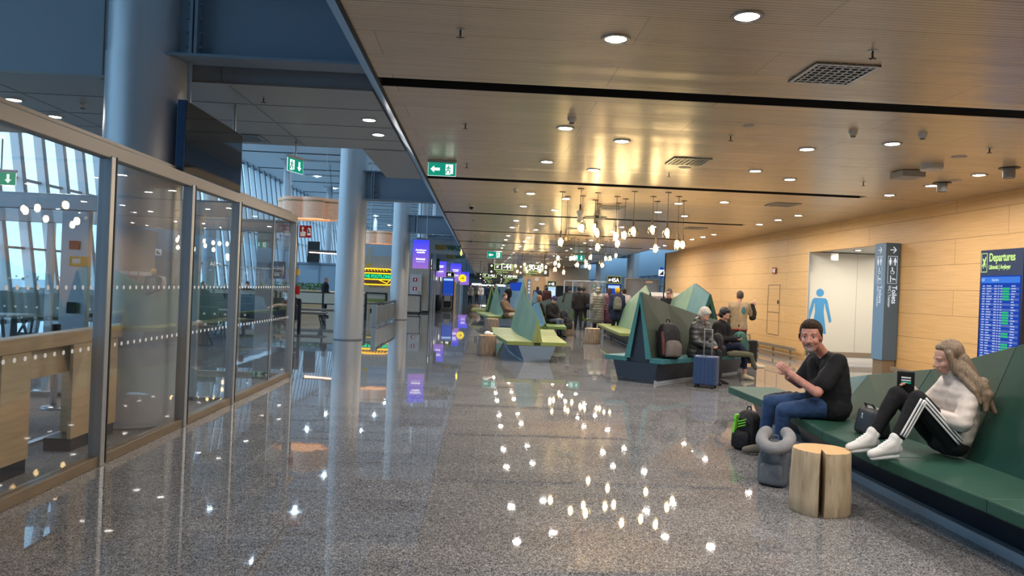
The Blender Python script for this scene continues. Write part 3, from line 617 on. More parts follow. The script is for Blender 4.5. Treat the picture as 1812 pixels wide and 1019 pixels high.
f = MB(); f.prism([(-.08, -.008, -.08), (-.0, -.008, -.08), (.01, -.008, -.01), (-.01, -.008, .0), (-.035, -.008, .0), (-.035, -.008, .05), (-.05, -.008, .05), (-.055, -.008, -.02), (-.08, -.008, -.0)], (0, .002, 0)); f.tube((-.043, -.009, .055), (-.043, -.007, .055), .02, n=12)
for k in range(3): f.prism([(.03, -.008, -.03+k*.035-.03), (.09, -.008, -.06+k*.04-.0), (.085, -.008, -.02+k*.035), (.05, -.008, .02+k*.025)], (0, .002, 0))
f.build('hand_and_flames', M['white'], t)
tag(MB().box(-.035, .035, -.02, .0, -.05, .05).build('alarm_button', M['yellow'], loc=(-3.05, 12.2, 1.72)), 'small yellow box on the vestibule corner post', 'alarm box')
tag(MB().box(-.05, .05, -.02, .0, -.07, .07).build('alarm_box', M['red'], loc=(-3.05, 12.2, 1.42)), 'small red box on the vestibule corner post', 'alarm box')
t = thing('notice_plate', 'red notice plate on the wide door post behind the glass', 'sign', (-5.15, 9.4, 1.92)); MB().box(-.06, .06, -.012, 0, -.055, .055).build('plate', M['red'], t)
t = thing('door_unit', 'yellow release box with white label on the wide door post', 'release box', (-5.08, 9.4, 1.72)); MB().box(-.1, .12, -.05, -.0, -.065, .06).build('box', M['yellow'], t, bevel=.006); MB().box(-.06, .04, -.055, -.05, -.03, .03).build('label_strip', M['white'], t)
tag(MB().box(-.05, .05, -.06, -.0, -.07, .07).build('card_reader', M['black'], loc=(-5.14, 9.4, 1.13), bevel=.01), 'small black card reader on the wide door post', 'card reader')
# carpet, handrail
struct(MB().box(-13.8, PX_-.06, -2, 9.38, 0.001, .006).build('floor_carpet', M['carpet']), 'speckled grey entrance carpet behind the glass')
struct(MB().box(-4.1, -4.03, 4.0, 8.4, .006, .016).build('trim_8', M['alu']), 'metal strip in the carpet')
t = thing('wooden_handrail', 'pale wooden balustrade with broad top rail behind the glass', 'balustrade', (-3.8, 5.6, 0))
def yb(p): return [(q[0]+3.8, q[1]-5.6, q[2]) for q in p]
MB().hexa(yb([(-3.45, 1.5, .95), (-3.15-.12, 1.5, .95), (-3.62, 8.15, .95), (-3.95, 8.15, .95)]), yb([(-3.5, 1.5, 1.04), (-3.15-.12, 1.5, 1.07), (-3.62, 8.3, 1.07), (-3.98, 8.3, 1.04)])).build('top_rail', M['railwood'], t, bevel=.01)
MB().hexa(yb([(-3.42, 1.6, .70), (-3.38, 1.6, .70), (-3.72, 8.0, .70), (-3.76, 8.0, .70)]), yb([(-3.42, 1.6, .96), (-3.38, 1.6, .96), (-3.72, 8.0, .96), (-3.76, 8.0, .96)])).build('side_panel', M['railwood'], t)
for y0 in (2.6, 4.2, 5.78, 6.82, 7.3):
    x = -3.24-.053*(y0-1.5); s = MB(); s.box(x+3.8-.28, x+3.8-.02, y0-5.6, y0-5.6+.05, .12, .95); s.box(x+3.8-.05, x+3.8-.02, y0-5.6-.3, y0-5.6, .12, .95); s.build('upright_board', M['railwood'], t)
    MB().box(x+3.8-.26, x+3.8-.03, y0-5.6-.28, y0-5.6+.04, .007, .12).build('foot', M['navy'], t)
t = thing('barrier_post', 'low metal guide post with round foot on the carpet', 'barrier post', (-4.85, 8.55, .006)); MB().lathe([(0, 0), (.14, 0), (.12, .03), (.02, .045), (0, .045)], n=24).build('foot', M['alu'], t, True); MB().lathe([(0, .04), (.035, .04), (.035, .95), (0, .95)], n=16).build('pole', M['alu'], t, True); MB().lathe([(.045, .82), (.045, .97), (0, .97)], n=16).build('belt_head', M['black'], t)
# dark hanging display
t = thing('hanging_display', 'large dark switched-off double screen hanging above the partition', 'display', (-3.145, 8.48, 2.98))
MB().box(-.045, .045, -.88, .88, -.32, .42).build('casing', M['screenside'], t, bevel=.006)
MB().box(.045, .049, -.87, .87, -.31, .41).build('screen', M['screenoff'], t)
for y in (-.7, .7): MB().tube((0, y, .41), (0, y, .77 if y > 0 else 3), .02, n=10).build('hanger_rod', M['alu'], t)
# ------------------------------------------------------------------ veneer lamps
def veneer_lamp(loc, sc, lab):
    t = thing('veneer_lamp', lab, 'pendant lamp', loc, group='wavy veneer pendant lamps'); n = 144; prof = []
    for j in range(n):
        a = 2*PI*j/n; r = .74+.34*abs(math.cos(3*a+.35))**.7; prof.append((.86*r*math.cos(a)*sc, .60*r*math.sin(a)*sc))
    s = MB(); h = .31*sc
    def band(z0, z1, k, mi=0):
        for j in range(n):
            a, b = prof[j], prof[(j+1) % n]; f = s.face([(a[0]*k, a[1]*k, z0), (b[0]*k, b[1]*k, z0), (b[0]*k, b[1]*k, z1), (a[0]*k, a[1]*k, z1)]); 
    band(-h, h, 1); band(-h, h, .985)
    s.build('shade', M['veneer'], t, True, recalc=False)
    s = MB(); s.hexa([(a*.97, b*.97, -h+.05) for a, b in prof], [(a*.97, b*.97, -h+.06) for a, b in prof]); s.build('diffuser', M['veneerlit'], t)
    s = MB(); band2 = [(a*1.004, b*1.004) for a, b in prof]
    for j in range(n):
        a, b = band2[j], band2[(j+1) % n]; s.face([(a[0], a[1], h*.55), (b[0], b[1], h*.55), (b[0], b[1], h*.72), (a[0], a[1], h*.72)])
    s.build('trim_band', M['tan'], t, recalc=False)
    for x in (-.5, .5): MB().tube((x*sc, 0, h*.5), (x*sc, 0, 8.86-loc[2]), .006, n=6).build('wire', M['alu'], t)
    return t
veneer_lamp((-5.25, 22, 3.72), 1.0, 'wavy wood veneer drum lamp nearest, left of the free column')
veneer_lamp((-4.95, 35, 3.75), .95, 'wavy wood veneer drum lamp farther, between the two columns')
# ------------------------------------------------------------------ stools, benches
def stump(name, lab, loc, r, h, m, seed, crack=True, ell=(1, 1), ca=-1.75):
    rnd = random.Random(seed); t = thing(name, lab, 'log stool', loc, group='log stools'); n = 64
    ph = [rnd.uniform(0, 6) for _ in range(4)]
    def ring(k, z):
        P = []
        for j in range(n):
            a = 2*PI*j/n; q = r*k*(1+.03*math.sin(2*a+ph[0])+.018*math.sin(5*a+ph[1]+z)+.01*math.sin(11*a+ph[2]+3*z))
            if crack:
                da = (a-ca+PI) % (2*PI)-PI; w = .075*(1-.5*z/h)
                if abs(da) < w: q *= .12+.75*(abs(da)/w)**1.2 if abs(da) > .25*w else .12
            P.append((q*math.cos(a)*ell[0], q*math.sin(a)*ell[1], z))
        return P
    s = MB(); zs = [0, .02, h*.25, h*.5, h*.75, h-.015, h]; ks = [.98, 1.03, 1.02, 1.0, .98, .965, .94]
    R = [[s.bm.verts.new(p) for p in ring(k, z)] for k, z in zip(ks, zs)]
    for i in range(len(R)-1):
        for j in range(n): f = s.bm.faces.new([R[i][j], R[i][(j+1) % n], R[i+1][(j+1) % n], R[i+1][j]]); f.smooth = True
    s.bm.faces.new(R[0][::-1])
    body = s.build('log', m, t)
    mo = body.modifiers.new('e', 'EDGE_SPLIT'); mo.split_angle = .7
    s = MB(); s.bm.faces.new([s.bm.verts.new((p[0]*.999, p[1]*.999, h+.001)) for p in ring(.94, h)]); s.build('cut_top', M['rings'], t, recalc=False)
    return t
stump('log_stool', 'pale cracked log stool nearest, beside the grey backpack', (2.64, 5.42, 0), .215, .47, M['stump'], 1, ca=-1.96)
stump('log_stool', 'log stool with a white crumpled cup on it, left of the lime bench', (.19, 17.0, 0), .22, .47, M['bark'], 2, False)
stump('log_stool', 'log stool behind the one holding the cup', (.45, 26.3, 0), .24, .46, M['bark'], 3, False)
stump('log_stool', 'log stool between the lime bench and the tent bench', (3.45, 22.0, 0), .24, .47, M['bark'], 4, False)
stump('log_stool', 'log stool beside the seated group with backpack', (3.1, 25.6, 0), .25, .47, M['bark'], 5, False)
stump('log_stool', 'far small log stool by the walking crowd', (-.35, 46, 0), .3, .47, M['bark'], 6, False)
t = thing('paper_cup', 'crumpled white paper bag and lid on the log stool', 'paper bag', (.22, 17.0, .473)); MB().ell((-.02, 0, .05), (.08, .06, .05)).ell((.06, .02, .035), (.06, .05, .035)).build('paper', M['white'], t, True)

def bench(name, lab, st, mats, hw=.3, seat=.45, th=.08, endcap=(True, True), base=True, group='angular leather benches'):
    """st: stations (x, y, ridge_z or None, left_seat_width, right_seat_width, hw)"""
    c0 = Vector((sum(s[0] for s in st)/len(st), sum(s[1] for s in st)/len(st), 0))
    t = thing(name, lab, 'bench', c0, group=group); P = [Vector((s[0], s[1], 0))-c0 for s in st]; N = []
    for i in range(len(P)):
        d = (P[min(i+1, len(P)-1)]-P[max(i-1, 0)]).normalized(); N.append(Vector((-d.y, d.x, 0)))   # left of travel
    Z = V(0, 0, 1)
    for side, sg, mb_, ms in (('left', 1, mats['backL'], mats['seatL']), ('right', -1, mats['backR'], mats['seatR'])):
        for i in range(len(P)-1):
            a, b = st[i], st[i+1]; ha = a[5] if len(a) > 5 else hw; hb = b[5] if len(b) > 5 else hw
            if a[2] and b[2]:
                q = [P[i]+N[i]*sg*ha+Z*(seat-.02), P[i+1]+N[i+1]*sg*hb+Z*(seat-.02), P[i+1]+N[i+1]*sg*.02+Z*b[2], P[i]+N[i]*sg*.02+Z*a[2]]
                inn = [v-(N[i] if k in (0, 3) else N[i+1])*sg*(th if k in (0, 1) else .02)-(Z*.06 if k in (2, 3) else Z*0) for k, v in enumerate(q)]
                MB().hexa(q, inn).build('backrest', mb_ if not isinstance(mb_, list) else mb_[i], t, bevel=.008)
            wa = a[3] if sg > 0 else a[4]; wb = b[3] if sg > 0 else b[4]
            if wa is not None and wb is not None:
                ia = ha-.04 if a[2] else -.0; ib = hb-.04 if b[2] else -.0
                q = [P[i]+N[i]*sg*ia, P[i+1]+N[i+1]*sg*ib, P[i+1]+N[i+1]*sg*(hb+wb), P[i]+N[i]*sg*(ha+wa)]
                MB().hexa([v+Z*(seat-.09) for v in q], [v+Z*seat for v in q]).build('seat', ms, t, bevel=.012)
    if base:
        s = MB(); k = MB()
        for i in range(len(P)-1):
            a, b = st[i], st[i+1]; ha = a[5] if len(a) > 5 else hw; hb = b[5] if len(b) > 5 else hw
            def off(j, h, sg, up):
                w = (st[j][3] if sg > 0 else st[j][4]) or 0
                return P[j]+N[j]*sg*((h+w*(.55 if up else .28)))
            lo = [off(i, ha, 1, 0), off(i, ha, -1, 0), off(i+1, hb, -1, 0), off(i+1, hb, 1, 0)]; hi = [off(i, ha, 1, 1), off(i, ha, -1, 1), off(i+1, hb, -1, 1), off(i+1, hb, 1, 1)]
            s.hexa([v+Z*.0 for v in lo], [v+Z*(seat-.09) for v in hi])
            lk = [v*1. for v in lo]; e = .012
            for m_, sg in ((0, 1), (3, 1)): lk[m_] = lk[m_]+N[i if m_ == 0 else i+1]*mats.get('ke', e)
            for m_ in (1, 2): lk[m_] = lk[m_]-N[i if m_ == 1 else i+1]*mats.get('ke', e)
            k.hexa([v+Z*.0 for v in lk], [v+Z*.07 for v in lk])
        s.build('base', mats.get('base', M['navy']), t); k.build('kick_plate', mats.get('kick', M['kick']), t)
    for e, on in ((0, endcap[0]), (len(P)-1, endcap[1])):
        a = st[e]
        if on and a[2]:
            ha = a[5] if len(a) > 5 else hw; d = (P[1]-P[0]).normalized()*(.06 if e == 0 else 0) if e == 0 else (P[-2]-P[-1]).normalized()*.06
            tri = [P[e]+N[e]*(ha-.02)+Z*.36, P[e]-N[e]*(ha-.02)+Z*.36, P[e]+Z*(a[2]-.04)]
            MB().prism([v+d for v in tri], d*.3).build('end_panel', mats.get('end', M['navy']), t)
            dd = -d.normalized()*.012
            for sg in (1, -1):
                q = [P[e]+N[e]*sg*(ha+.004)+Z*.43, P[e]+N[e]*sg*(ha-th*1.5)+Z*.43, P[e]+N[e]*sg*.0+Z*(a[2]-th*2.6), P[e]+Z*(a[2]+.004)]
                MB().prism(q, dd).build('back_edge', mats.get('edge', mats['seatR']), t)
    return t
# nearest bench on the right, its left end a bare platform (travel = towards the viewer)
bench('angular_bench', 'dark green angular bench running along the right, two people on it',
      [(3.85, 9.25, None, None, .62, 0), (3.92, 8.1, None, None, .70, .0), (4.02, 7.8, .76, None, .42, .34), (4.04, 7.3, .86, None, .50, .36), (4.06, 6.3, 1.03, None, .62, .38), (4.07, 5.3, 1.32, None, .66, .38), (4.06, 4.2, 1.62, None, .60, .38), (4.0, 2.8, 1.85, None, .52, .38), (4.0, 1.0, 1.3, None, .55, .38)],
      dict(backL=M['green'], backR=[M['teal'], M['teal'], M['tealdk'], M['green'], M['green'], M['green'], M['green'], M['green']], seatL=M['green'], seatR=M['green2'], ke=.10), hw=.36)
# tent shaped bench, a navy sheet standing in for its dark open inside
bench('tent_bench', 'tall tent shaped green bench with an open triangular end',
      [(2.86, 12.9, 1.63, .42, .22, .26), (3.6, 13.85, 1.42, .2, .42, .3), (4.5, 14.75, 1.2, .1, .5, .3), (5.15, 15.4, 1.08, .1, .5, .3)],
      dict(backL=M['mint'], backR=M['olive'], seatL=M['teal'], seatR=M['teal'], end=M['navy']), hw=.3, th=.07)  # olive right back: the shade on that face put into its colour
bench('ridge_bench', 'teal ridge bench with a high peak behind the seated women',
      [(5.12, 16.0, 1.64, .45, .45, .38), (5.25, 17.6, 1.9, .5, .5, .42), (4.95, 19.6, 1.25, .5, .5, .3)],
      dict(backL=[M['teal'], M['mint']], backR=M['olive'], seatL=M['green2'], seatR=M['green2'], end=M['olive']))
bench('ridge_bench', 'long pale green ridge bench behind the tent bench',
      [(4.78, 20.3, 1.62, .5, .4, .3), (5.05, 22.0, 1.86, .65, .4, .36), (5.0, 26.0, .95, .5, .4, .25)],
      dict(backL=M['mint'], backR=M['green2'], seatL=M['lime'], seatR=M['green2'], end=M['teal']))
bench('ridge_bench', 'lime green bench with a sharp pale back in the middle of the hall',
      [(1.27, 15.75, .93, .55, .55, .11), (1.15, 18.2, 1.38, .6, .62, .2), (1.22, 20.9, 1.86, .55, .62, .32)],
      dict(backL=M['mint'], backR=M['mint'], seatL=M['lime'], seatR=M['lime'], base=M['bluebase'], end=M['limedk']))
bench('ridge_bench', 'low bench with dark seat behind the lime bench',
      [(2.05, 22.6, .55, .1, .6, .08), (2.0, 25.0, 1.15, .3, .7, .2), (1.8, 27.2, .9, .4, .6, .2)],
      dict(backL=M['bluel'], backR=M['mint'], seatL=M['limedk'], seatR=M['limedk'], end=M['bluel']))
bench('ridge_bench', 'dark bench with a dusty blue end panel behind the walking aisle',
      [(4.0, 29.6, 1.6, .2, .75, .35), (3.2, 31.2, 1.25, .4, .5, .3), (2.6, 32.6, 1.0, .4, .4, .3)],
      dict(backL=M['olive'], backR=M['bluel'], seatL=M['green2'], seatR=M['limedk'], end=M['bluel'], base=M['bluebase']))
bench('ridge_bench', 'green bench with two peaks far left of the hall',
      [(.98, 29.0, .62, .5, .6, .12), (.8, 31.3, 1.2, .6, .6, .2), (.72, 33.5, 1.75, .6, .6, .3)],
      dict(backL=M['mint'], backR=M['mint'], seatL=M['lime'], seatR=M['limedk'], base=M['bluebase'], end=M['limedk']))
bench('ridge_bench', 'farthest dark peaked bench on the left of the hall',
      [(.55, 36.5, 1.75, .7, .6, .3), (.5, 39.5, 1.0, .7, .6, .2)], dict(backL=M['green'], backR=M['green'], seatL=M['lime'], seatR=M['limedk'], end=M['green']))
bench('ridge_bench', 'small peaked bench in front of the gate 45 screen',
      [(4.5, 36.0, 1.45, .4, .4, .3), (4.4, 38.5, .8, .4, .4, .2)], dict(backL=M['mint'], backR=M['mint'], seatL=M['lime'], seatR=M['limedk'], end=M['limedk']))
bench('ridge_bench', 'dusty blue peaked bench left of the gate 45 screen',
      [(3.0, 36.5, 1.2, .4, .4, .3), (2.9, 39, 1.5, .4, .4, .3)], dict(backL=M['bluel'], backR=M['bluel'], seatL=M['bluel'], seatR=M['bluel'], end=M['bluel']))
# ------------------------------------------------------------------ signs on the right
t = thing('toilet_sign_pillar', 'blue grey angular toilet sign pillar with white pictograms', 'sign pillar', (8.3, 14.6, 0))
MB().prism([(0, 0, .42), (.30, 0, .42), (.30, .42, .42), (0, .42, .42)], (0, 0, 2.42)).build('casing', [M['signblue2'], M['signblue']], t)
cs = t.children[0]
for p in cs.data.polygons:
    if p.normal.x < -.5: p.material_index = 1
MB().box(.03, .29, .03, .40, 0, .42).build('foot', M['rail'], t)
def toilet_face(parent, to, name):
    """pictograms drawn in (u right, v up) from the top left corner of a face, placed with to(u, v)"""
    f = MB(); d = to(0, 0, 1)-to(0, 0, 0)
    def P(poly): f.prism([to(u, v, 0) for u, v in poly], d*.003)
    def R(u0, u1, v0, v1): P([(u0, v0), (u1, v0), (u1, v1), (u0, v1)])
    def C(u, v, r): P([(u+r*math.cos(2*PI*k/12), v+r*math.sin(2*PI*k/12)) for k in range(12)])
    R(.09, .20, -.15, -.135)                                           # arrow
    P([(.15, -.085), (.165, -.075), (.225, -.142), (.205, -.142)]); P([(.15, -.2), (.165, -.21), (.225, -.143), (.205, -.143)])
    for u0, u1, v0, v1 in ((.05, .25, -.27, -.276), (.05, .25, -.83, -.836), (.05, .056, -.836, -.27), (.244, .25, -.836, -.27)): R(u0, u1, v0, v1)
    C(.10, -.315, .016); P([(.085, -.335), (.115, -.335), (.135, -.40), (.115, -.385), (.125, -.43), (.075, -.43), (.085, -.385), (.065, -.40)]); R(.085, .096, -.465, -.43); R(.104, .115, -.465, -.43)
    R(.149, .152, -.46, -.30)
    C(.20, -.315, .016); P([(.178, -.335), (.222, -.335), (.234, -.40), (.224, -.405), (.212, -.36), (.212, -.465), (.203, -.465), (.20, -.41), (.197, -.465), (.188, -.465), (.188, -.36), (.176, -.405), (.166, -.40)])
    C(.145, -.515, .015); R(.138, .152, -.585, -.53); R(.15, .185, -.59, -.578); R(.18, .192, -.63, -.585); R(.15, .17, -.555, -.545)
    for k in range(9):
        a = math.radians(95+k*28); b = math.radians(95+k*28+24); P([(.15+.042*math.cos(a), -.6+.042*math.sin(a)), (.15+.042*math.cos(b), -.6+.042*math.sin(b)), (.15+.033*math.cos(b), -.6+.033*math.sin(b)), (.15+.033*math.cos(a), -.6+.033*math.sin(a))])
    C(.115, -.685, .013); R(.107, .123, -.81, -.70); R(.12, .16, -.735, -.725); R(.15, .23, -.755, -.745); C(.17, -.735, .01); R(.165, .215, -.745, -.733); R(.16, .164, -.80, -.755); R(.218, .222, -.80, -.755)
    f.build('pictograms', M['signt'], parent)
toilet_face(t, lambda u, v, w: V(u, -.003*w, 2.84+v), 'f')
text('Toilets', .145, (.155, -.004, 1.96), (PI/2, PI/2, 0), M['signt'], t, sx=.92, bold=.002)
text('WC | Toaletter', .078, (.075, -.004, 1.96), (PI/2, PI/2, 0), M['signt'], t, sx=.9)
toilet_face(t, lambda u, v, w: V(-.003*w, .38-u, 2.84+v), 'l')
text('Toilets', .145, (-.004, .20, 1.96), (0, PI/2, -PI/2), M['signt'], t, sx=.92)
for o in t.children:
    if o.name.startswith('lettering') and abs(o.location.x+.004) < 1e-4: o.rotation_euler = Matrix(((0, 0, -1), (0, -1, 0), (-1, 0, 0))).transposed().to_euler() if False else Euler((PI/2, PI/2, -PI/2))
text('WC | Toaletter', .078, (-.004, .28, 1.96), (PI/2, PI/2, -PI/2), M['signt'], t, sx=.9)
t = thing('frosted_glass_wall', 'pale frosted glass wall with a blue woman pictogram', 'glass wall', (9.9, 18.76, 0))
MB().box(-1.3, 2.2, -.01, .03, .26, 2.86).build('glass_panel', M['frost'], t)
MB().box(-1.3, 2.2, -.03, .05, .14, .26).build('bottom_frame', M['rail'], t)
MB().box(-1.3, 2.2, -.015, -.01, .0, .14).build('plinth', M['whitep'], t)
MB().box(-.005, .005, -.013, -.01, .26, 2.86).build('panel_joint', M['greyp'], t)
MB().box(-1.285, -1.26, -.03, .03, 0, 2.88).build('side_frame', M['alu'], t)
f = MB(); u0, q = 8.925-9.9, -.014
f.prism([(u0+.105*math.cos(2*PI*k/28), q, 1.80+.105*math.sin(2*PI*k/28)) for k in range(28)], (0, .003, 0))
def sym(P): return [(u0+x, q, z) for x, z in P]+[(u0-x, q, z) for x, z in P[::-1]]
f.prism(sym([(0.0, 1.66), (.15, 1.66), (.19, 1.62), (.22, 1.5), (.16, 1.5), (.13, 1.52), (.115, 1.30), (.20, .72), (.09, .72), (.08, .18+.1), (.01, .28)]), (0, .003, 0))
f.build('woman_pictogram', M['picto'], t)
for s in (-1, 1):
    f = MB(); q = -.0175; f.prism([(u0+s*.15, q, 1.64), (u0+s*.205, q, 1.6), (u0+s*.33, q, 1.07), (u0+s*.31, q, 1.03), (u0+s*.27, q, 1.04), (u0+s*.15, q, 1.45)], (0, .003, 0)); f.build('pictogram_arm', M['picto'], t)
tag(MB().box(-.09, .09, -.02, .02, -.09, .09).build('hanging_sign', M['whitep'], loc=(8.95, 18.1, 2.72)), 'small white sign under the toilet alcove ceiling', 'sign')
# departures board
t = thing('departures_board', 'dark blue departures board on the veneer wall at right edge', 'information board', (8.5, 11.475, 0)); t.scale = (1, .5, 1)
MB().box(-.06, .11, -1.0, .95, .35, 2.55).build('casing', M['signblk'], t, bevel=.004)
b_ = t.children[0]; b_.data.materials[0] = mat('board_dark_blue', (.012, .018, .06), .25)
MB().box(-.066, -.06, -.92, .87, .62, 2.12).build('screen', M['bluescr'], t)
def onw(y, z, dx=-.068): return (dx, y, z)
text('Departures', .19, onw(.52, 2.36), FW, M['signy'], t, sx=1.35, bold=.004); text('Lähtevät | Avgångar', .10, onw(.52, 2.23), FW, M['signy'], t, sx=1.25, bold=.002)
f = MB(); 
for y0, y1, z0, z1 in ((.62, .90, 2.18, 2.19), (.62, .90, 2.49, 2.50), (.62, .63, 2.18, 2.5), (.89, .90, 2.18, 2.5)): f.box(-.066, -.062, y0, y1, z0, z1)
f.build('icon_frame', M['signy'], t)
def plane_icon(parent, cx, cz, s, m, axis='x', off=-.066):
    P = [(-1, -.15), (-.55, -.1), (-.2, .1), (-.6, .75), (-.38, .8), (.15, .35), (.65, .62), (.95, .72), (1., .55), (.75, .3), (.42, .05), (.45, -.75), (.22, -.8), (.05, -.2), (-.38, -.42), (-.5, -.75), (-.65, -.72), (-.68, -.42)]
    f = MB(); th = .25
    P = [(x*math.cos(th)-z*math.sin(th), x*math.sin(th)+z*math.cos(th)) for x, z in P]
    if axis == 'x': f.prism([(off, cx-x*s, cz+z*s) for x, z in P], (.003, 0, 0))
    else: f.prism([(cx+x*s, off, cz+z*s) for x, z in P], (0, .003, 0))
    return f.build('plane_icon', m, parent)
plane_icon(t, .76, 2.34, .11, M['signy'])
MB().box(-.069, -.066, -.9, .85, 2.0, 2.1).build('screen_header', emis('board_header_blue', (.06, .22, .8), .4), t)
text('Departures', .07, onw(.35, 2.03, -.071), FW, M['paleblue'], t); text('16:37', .07, onw(.84, 2.03, -.071), FW, M['paleblue'], t)
f = MB(); g = MB(); h = MB(); rnd = random.Random(5)
for k in range(30):
    z = 1.95-k*.043
    if k % 2: f.box(-.068, -.066, -.88, .83, z-.018, z+.018)
    for y, w in ((.78, .12), (.58, rnd.uniform(.12, .26)), (.22, .12), (.05, .06), (-.06, .08), (-.55, rnd.uniform(.1, .2))): h.box(-.0705, -.0685, y-w, y, z-.009, z+.009)
    if k in (1, 2, 3, 4, 5, 10, 11, 12, 13, 14, 18, 19, 22, 23, 24, 25, 26): g.box(-.071, -.069, -.46, -.16, z-.016, z+.016)
f.build('row_bands', emis('board_row_blue', (.12, .18, .55), .36), t); g.build('status_marks', emis('board_green', (.03, .42, .16), .5), t); h.build('row_text', emis('board_text', (.5, .6, .95), .36), t)
for o in t.children:
    if o.name.split('.')[0] in ('row_bands', 'status_marks', 'row_text'): o['kind'] = 'stuff'
t = thing('wall_notice', 'small red fire notice high on the veneer wall', 'sign', (8.6, 21.0, 2.42)); MB().box(-.02, 0, -.13, .13, -.09, .09).build('plate', M['red'], t); MB().box(-.023, -.02, -.1, -.02, -.06, .06).box(-.023, -.02, .02, .09, -.05, .05).build('mark', M['white'], t)
t = thing('wall_hatch', 'flush hatch door in the veneer wall above the bumper rail', 'hatch', (8.61, 21.0, 0))
f = MB()
for a in (-.42, .42): f.box(-.006, 0, a-.008, a+.008, .55, 2.0)
for z in (.55, 1.2, 2.0): f.box(-.006, 0, -.42, .42, z-.006, z+.006)
f.build('joint', M['rail'], t); MB().box(-.03, 0, -.36, -.34, 1.45, 1.55).build('handle', M['blackmetal'], t)
t = thing('stairs_sign', 'white stairs pictogram sign at the end of the veneer wall', 'sign', (8.35, 33.4, 2.58)); MB().box(-.13, .13, -.02, .02, -.14, .14).build('plate', emis('sign_panel_white', (.85, .9, 1.), .5), t)
f = MB()
for k in range(3): f.box(-.09+k*.06, -.03+k*.06, -.026, -.02, -.1, -.04+k*.06)
f.build('stairs_mark', M['signblk'], t); MB().box(.12, .29, -.015, .015, -.03, .03).build('bracket', M['alu'], t); MB().box(-.06, .08, -.02, .02, .16, .26).box(-.02, .1, -.02, .02, -.24, -.15).build('end_block', M['bluescr'], t)
t = thing('slatted_divider', 'row of tall thin pale slats with square white heads by the wall', 'divider', (7.12, 30.0, 0)); f = MB(); g = MB()
for k in range(14):
    x = k*.083+(.06 if k > 5 else 0)+(.06 if k > 9 else 0); f.box(x, x+.03, -.02, .02, 0, 1.5); g.box(x-.02, x+.05, -.02, .02, 1.5, 1.66)
f.build('slats', mat('pinkish_slat', (.42, .26, .2), .6), t); g.build('slat_heads', M['white'], t); MB().box(-.05, 1.4, -.05, .05, 0, .05).build('foot', M['alu'], t)
# gate side: blue glazing, wood boxes, fences, booths, screens
t = thing('gate_facade', 'blue grey panelled facade beyond the gates with dark windows', 'facade', (12.5, 34.2, 0)); 
MB().box(0, .2, 0, 110, 2.95, 4.88).build('upper_panels', M['bluegrey'], t); MB().box(0.02, .1, 0, 110, .4, 2.95).build('glazing', M['blueglass'], t); f = MB()
for k in range(45): MB().box(-.05, .02, k*1.8, k*1.8+.08, 0, 2.95).build('frame_post', M['steel'], t)
for z in (0, 1.0, 2.2, 2.9): f.box(-.04, .02, 0, 110, z, z+.06)
f.build('frames', M['steel'], t)
t = thing('booth', 'grey glazed booth in front of the gate facade', 'booth', (7.2, 36.2, 0))
MB().box(0, 1.75, 0, .06, .0, 2.28).build('wall_panel', M['cabinet'], t); f = MB()
for x in (0, .85, 1.68): f.box(x, x+.07, -.05, .0, 0, 2.3)
f.box(-.02, 1.77, -.06, .08, 2.28, 2.34); f.build('frame', M['alu'], t); MB().box(1.08, 1.4, -.07, -.02, 2.12, 2.22).build('door_closer', M['veneer'], t)
def fence(x0, y0, x1, y1, n, h, lab):
    t = thing('glass_fence', lab, 'glass fence', (x0, y0, 0), group='glass fences at the gates'); a = V(0, 0, 0); b = V(x1-x0, y1-y0, 0)
    for k in range(n+1):
        p = a.lerp(b, k/n); MB().box(p.x-.03, p.x+.03, p.y-.03, p.y+.03, 0, h).build('post', M['alu'], t)
    for k in range(n):
        p = a.lerp(b, k/n); q = a.lerp(b, (k+1)/n); MB().slab([(p.x, p.y, .08), (q.x, q.y, .08), (q.x, q.y, h-.06), (p.x, p.y, h-.06)], .012).build('glass_pane', M['glass'], t)
    MB().slab([(a.x, a.y-.03, h-.05), (b.x, b.y-.03, h-.05), (b.x, b.y-.03, h), (a.x, a.y-.03, h)], .06).build('top_bar', M['alu'], t)
fence(4.6, 40, 6.6, 37, 5, 2.15, 'tall glass fence with metal posts left of gate 45A'); fence(6.9, 37, 6.9, 52, 8, 2.15, 'glass fence running away behind gate 45A')
def totem(x, y, w, txt, lab, hh, pale=True):
    t = thing('gate_totem', lab, 'gate screen', (x, y, 0)); MB().box(-w/2, w/2, 0, .15, 0, hh).build('casing', M['signblk'], t, bevel=.01)
    MB().box(-w/2+.05, w/2-.05, -.004, 0, .35 if hh < 2 else .9, hh-.42).build('screen', M['bluescr'], t); MB().box(-w/2+.08, w/2-.08, -.008, -.004, hh-.62, hh-.48).build('screen_band', M['paleblue'], t)
    text(txt, .27, (.02, -.006, hh-.3), FR, M['signw'], t, 'CENTER', .85, bold=.004); plane_icon(t, -w/2+.14, hh-.22, .08, M['signw'], 'y', -.006)
    f = MB()
    for a, b, c, d in ((-w/2+.02, w/2-.02, hh-.37, hh-.36), (-w/2+.02, w/2-.02, hh-.03, hh-.02), (-w/2+.02, -w/2+.03, hh-.37, hh-.02), (w/2-.03, w/2-.02, hh-.37, hh-.02)): f.box(a, b, -.005, -.001, c, d)
    f.build('lime_frame', M['signy'], t); return t
totem(6.5, 35.3, .72, ' 45A', 'gate screen reading 45A in front of the grey booth', 2.4)
t45 = totem(4.9, 50, .62, ' 45', 'pale gate screen reading 45', 2.2)
for o in t45.children:
    if o.name.startswith('screen') and 'band' not in o.name: o.data.materials[0] = emis('pale_screen', (.55, .72, 1.), .5)
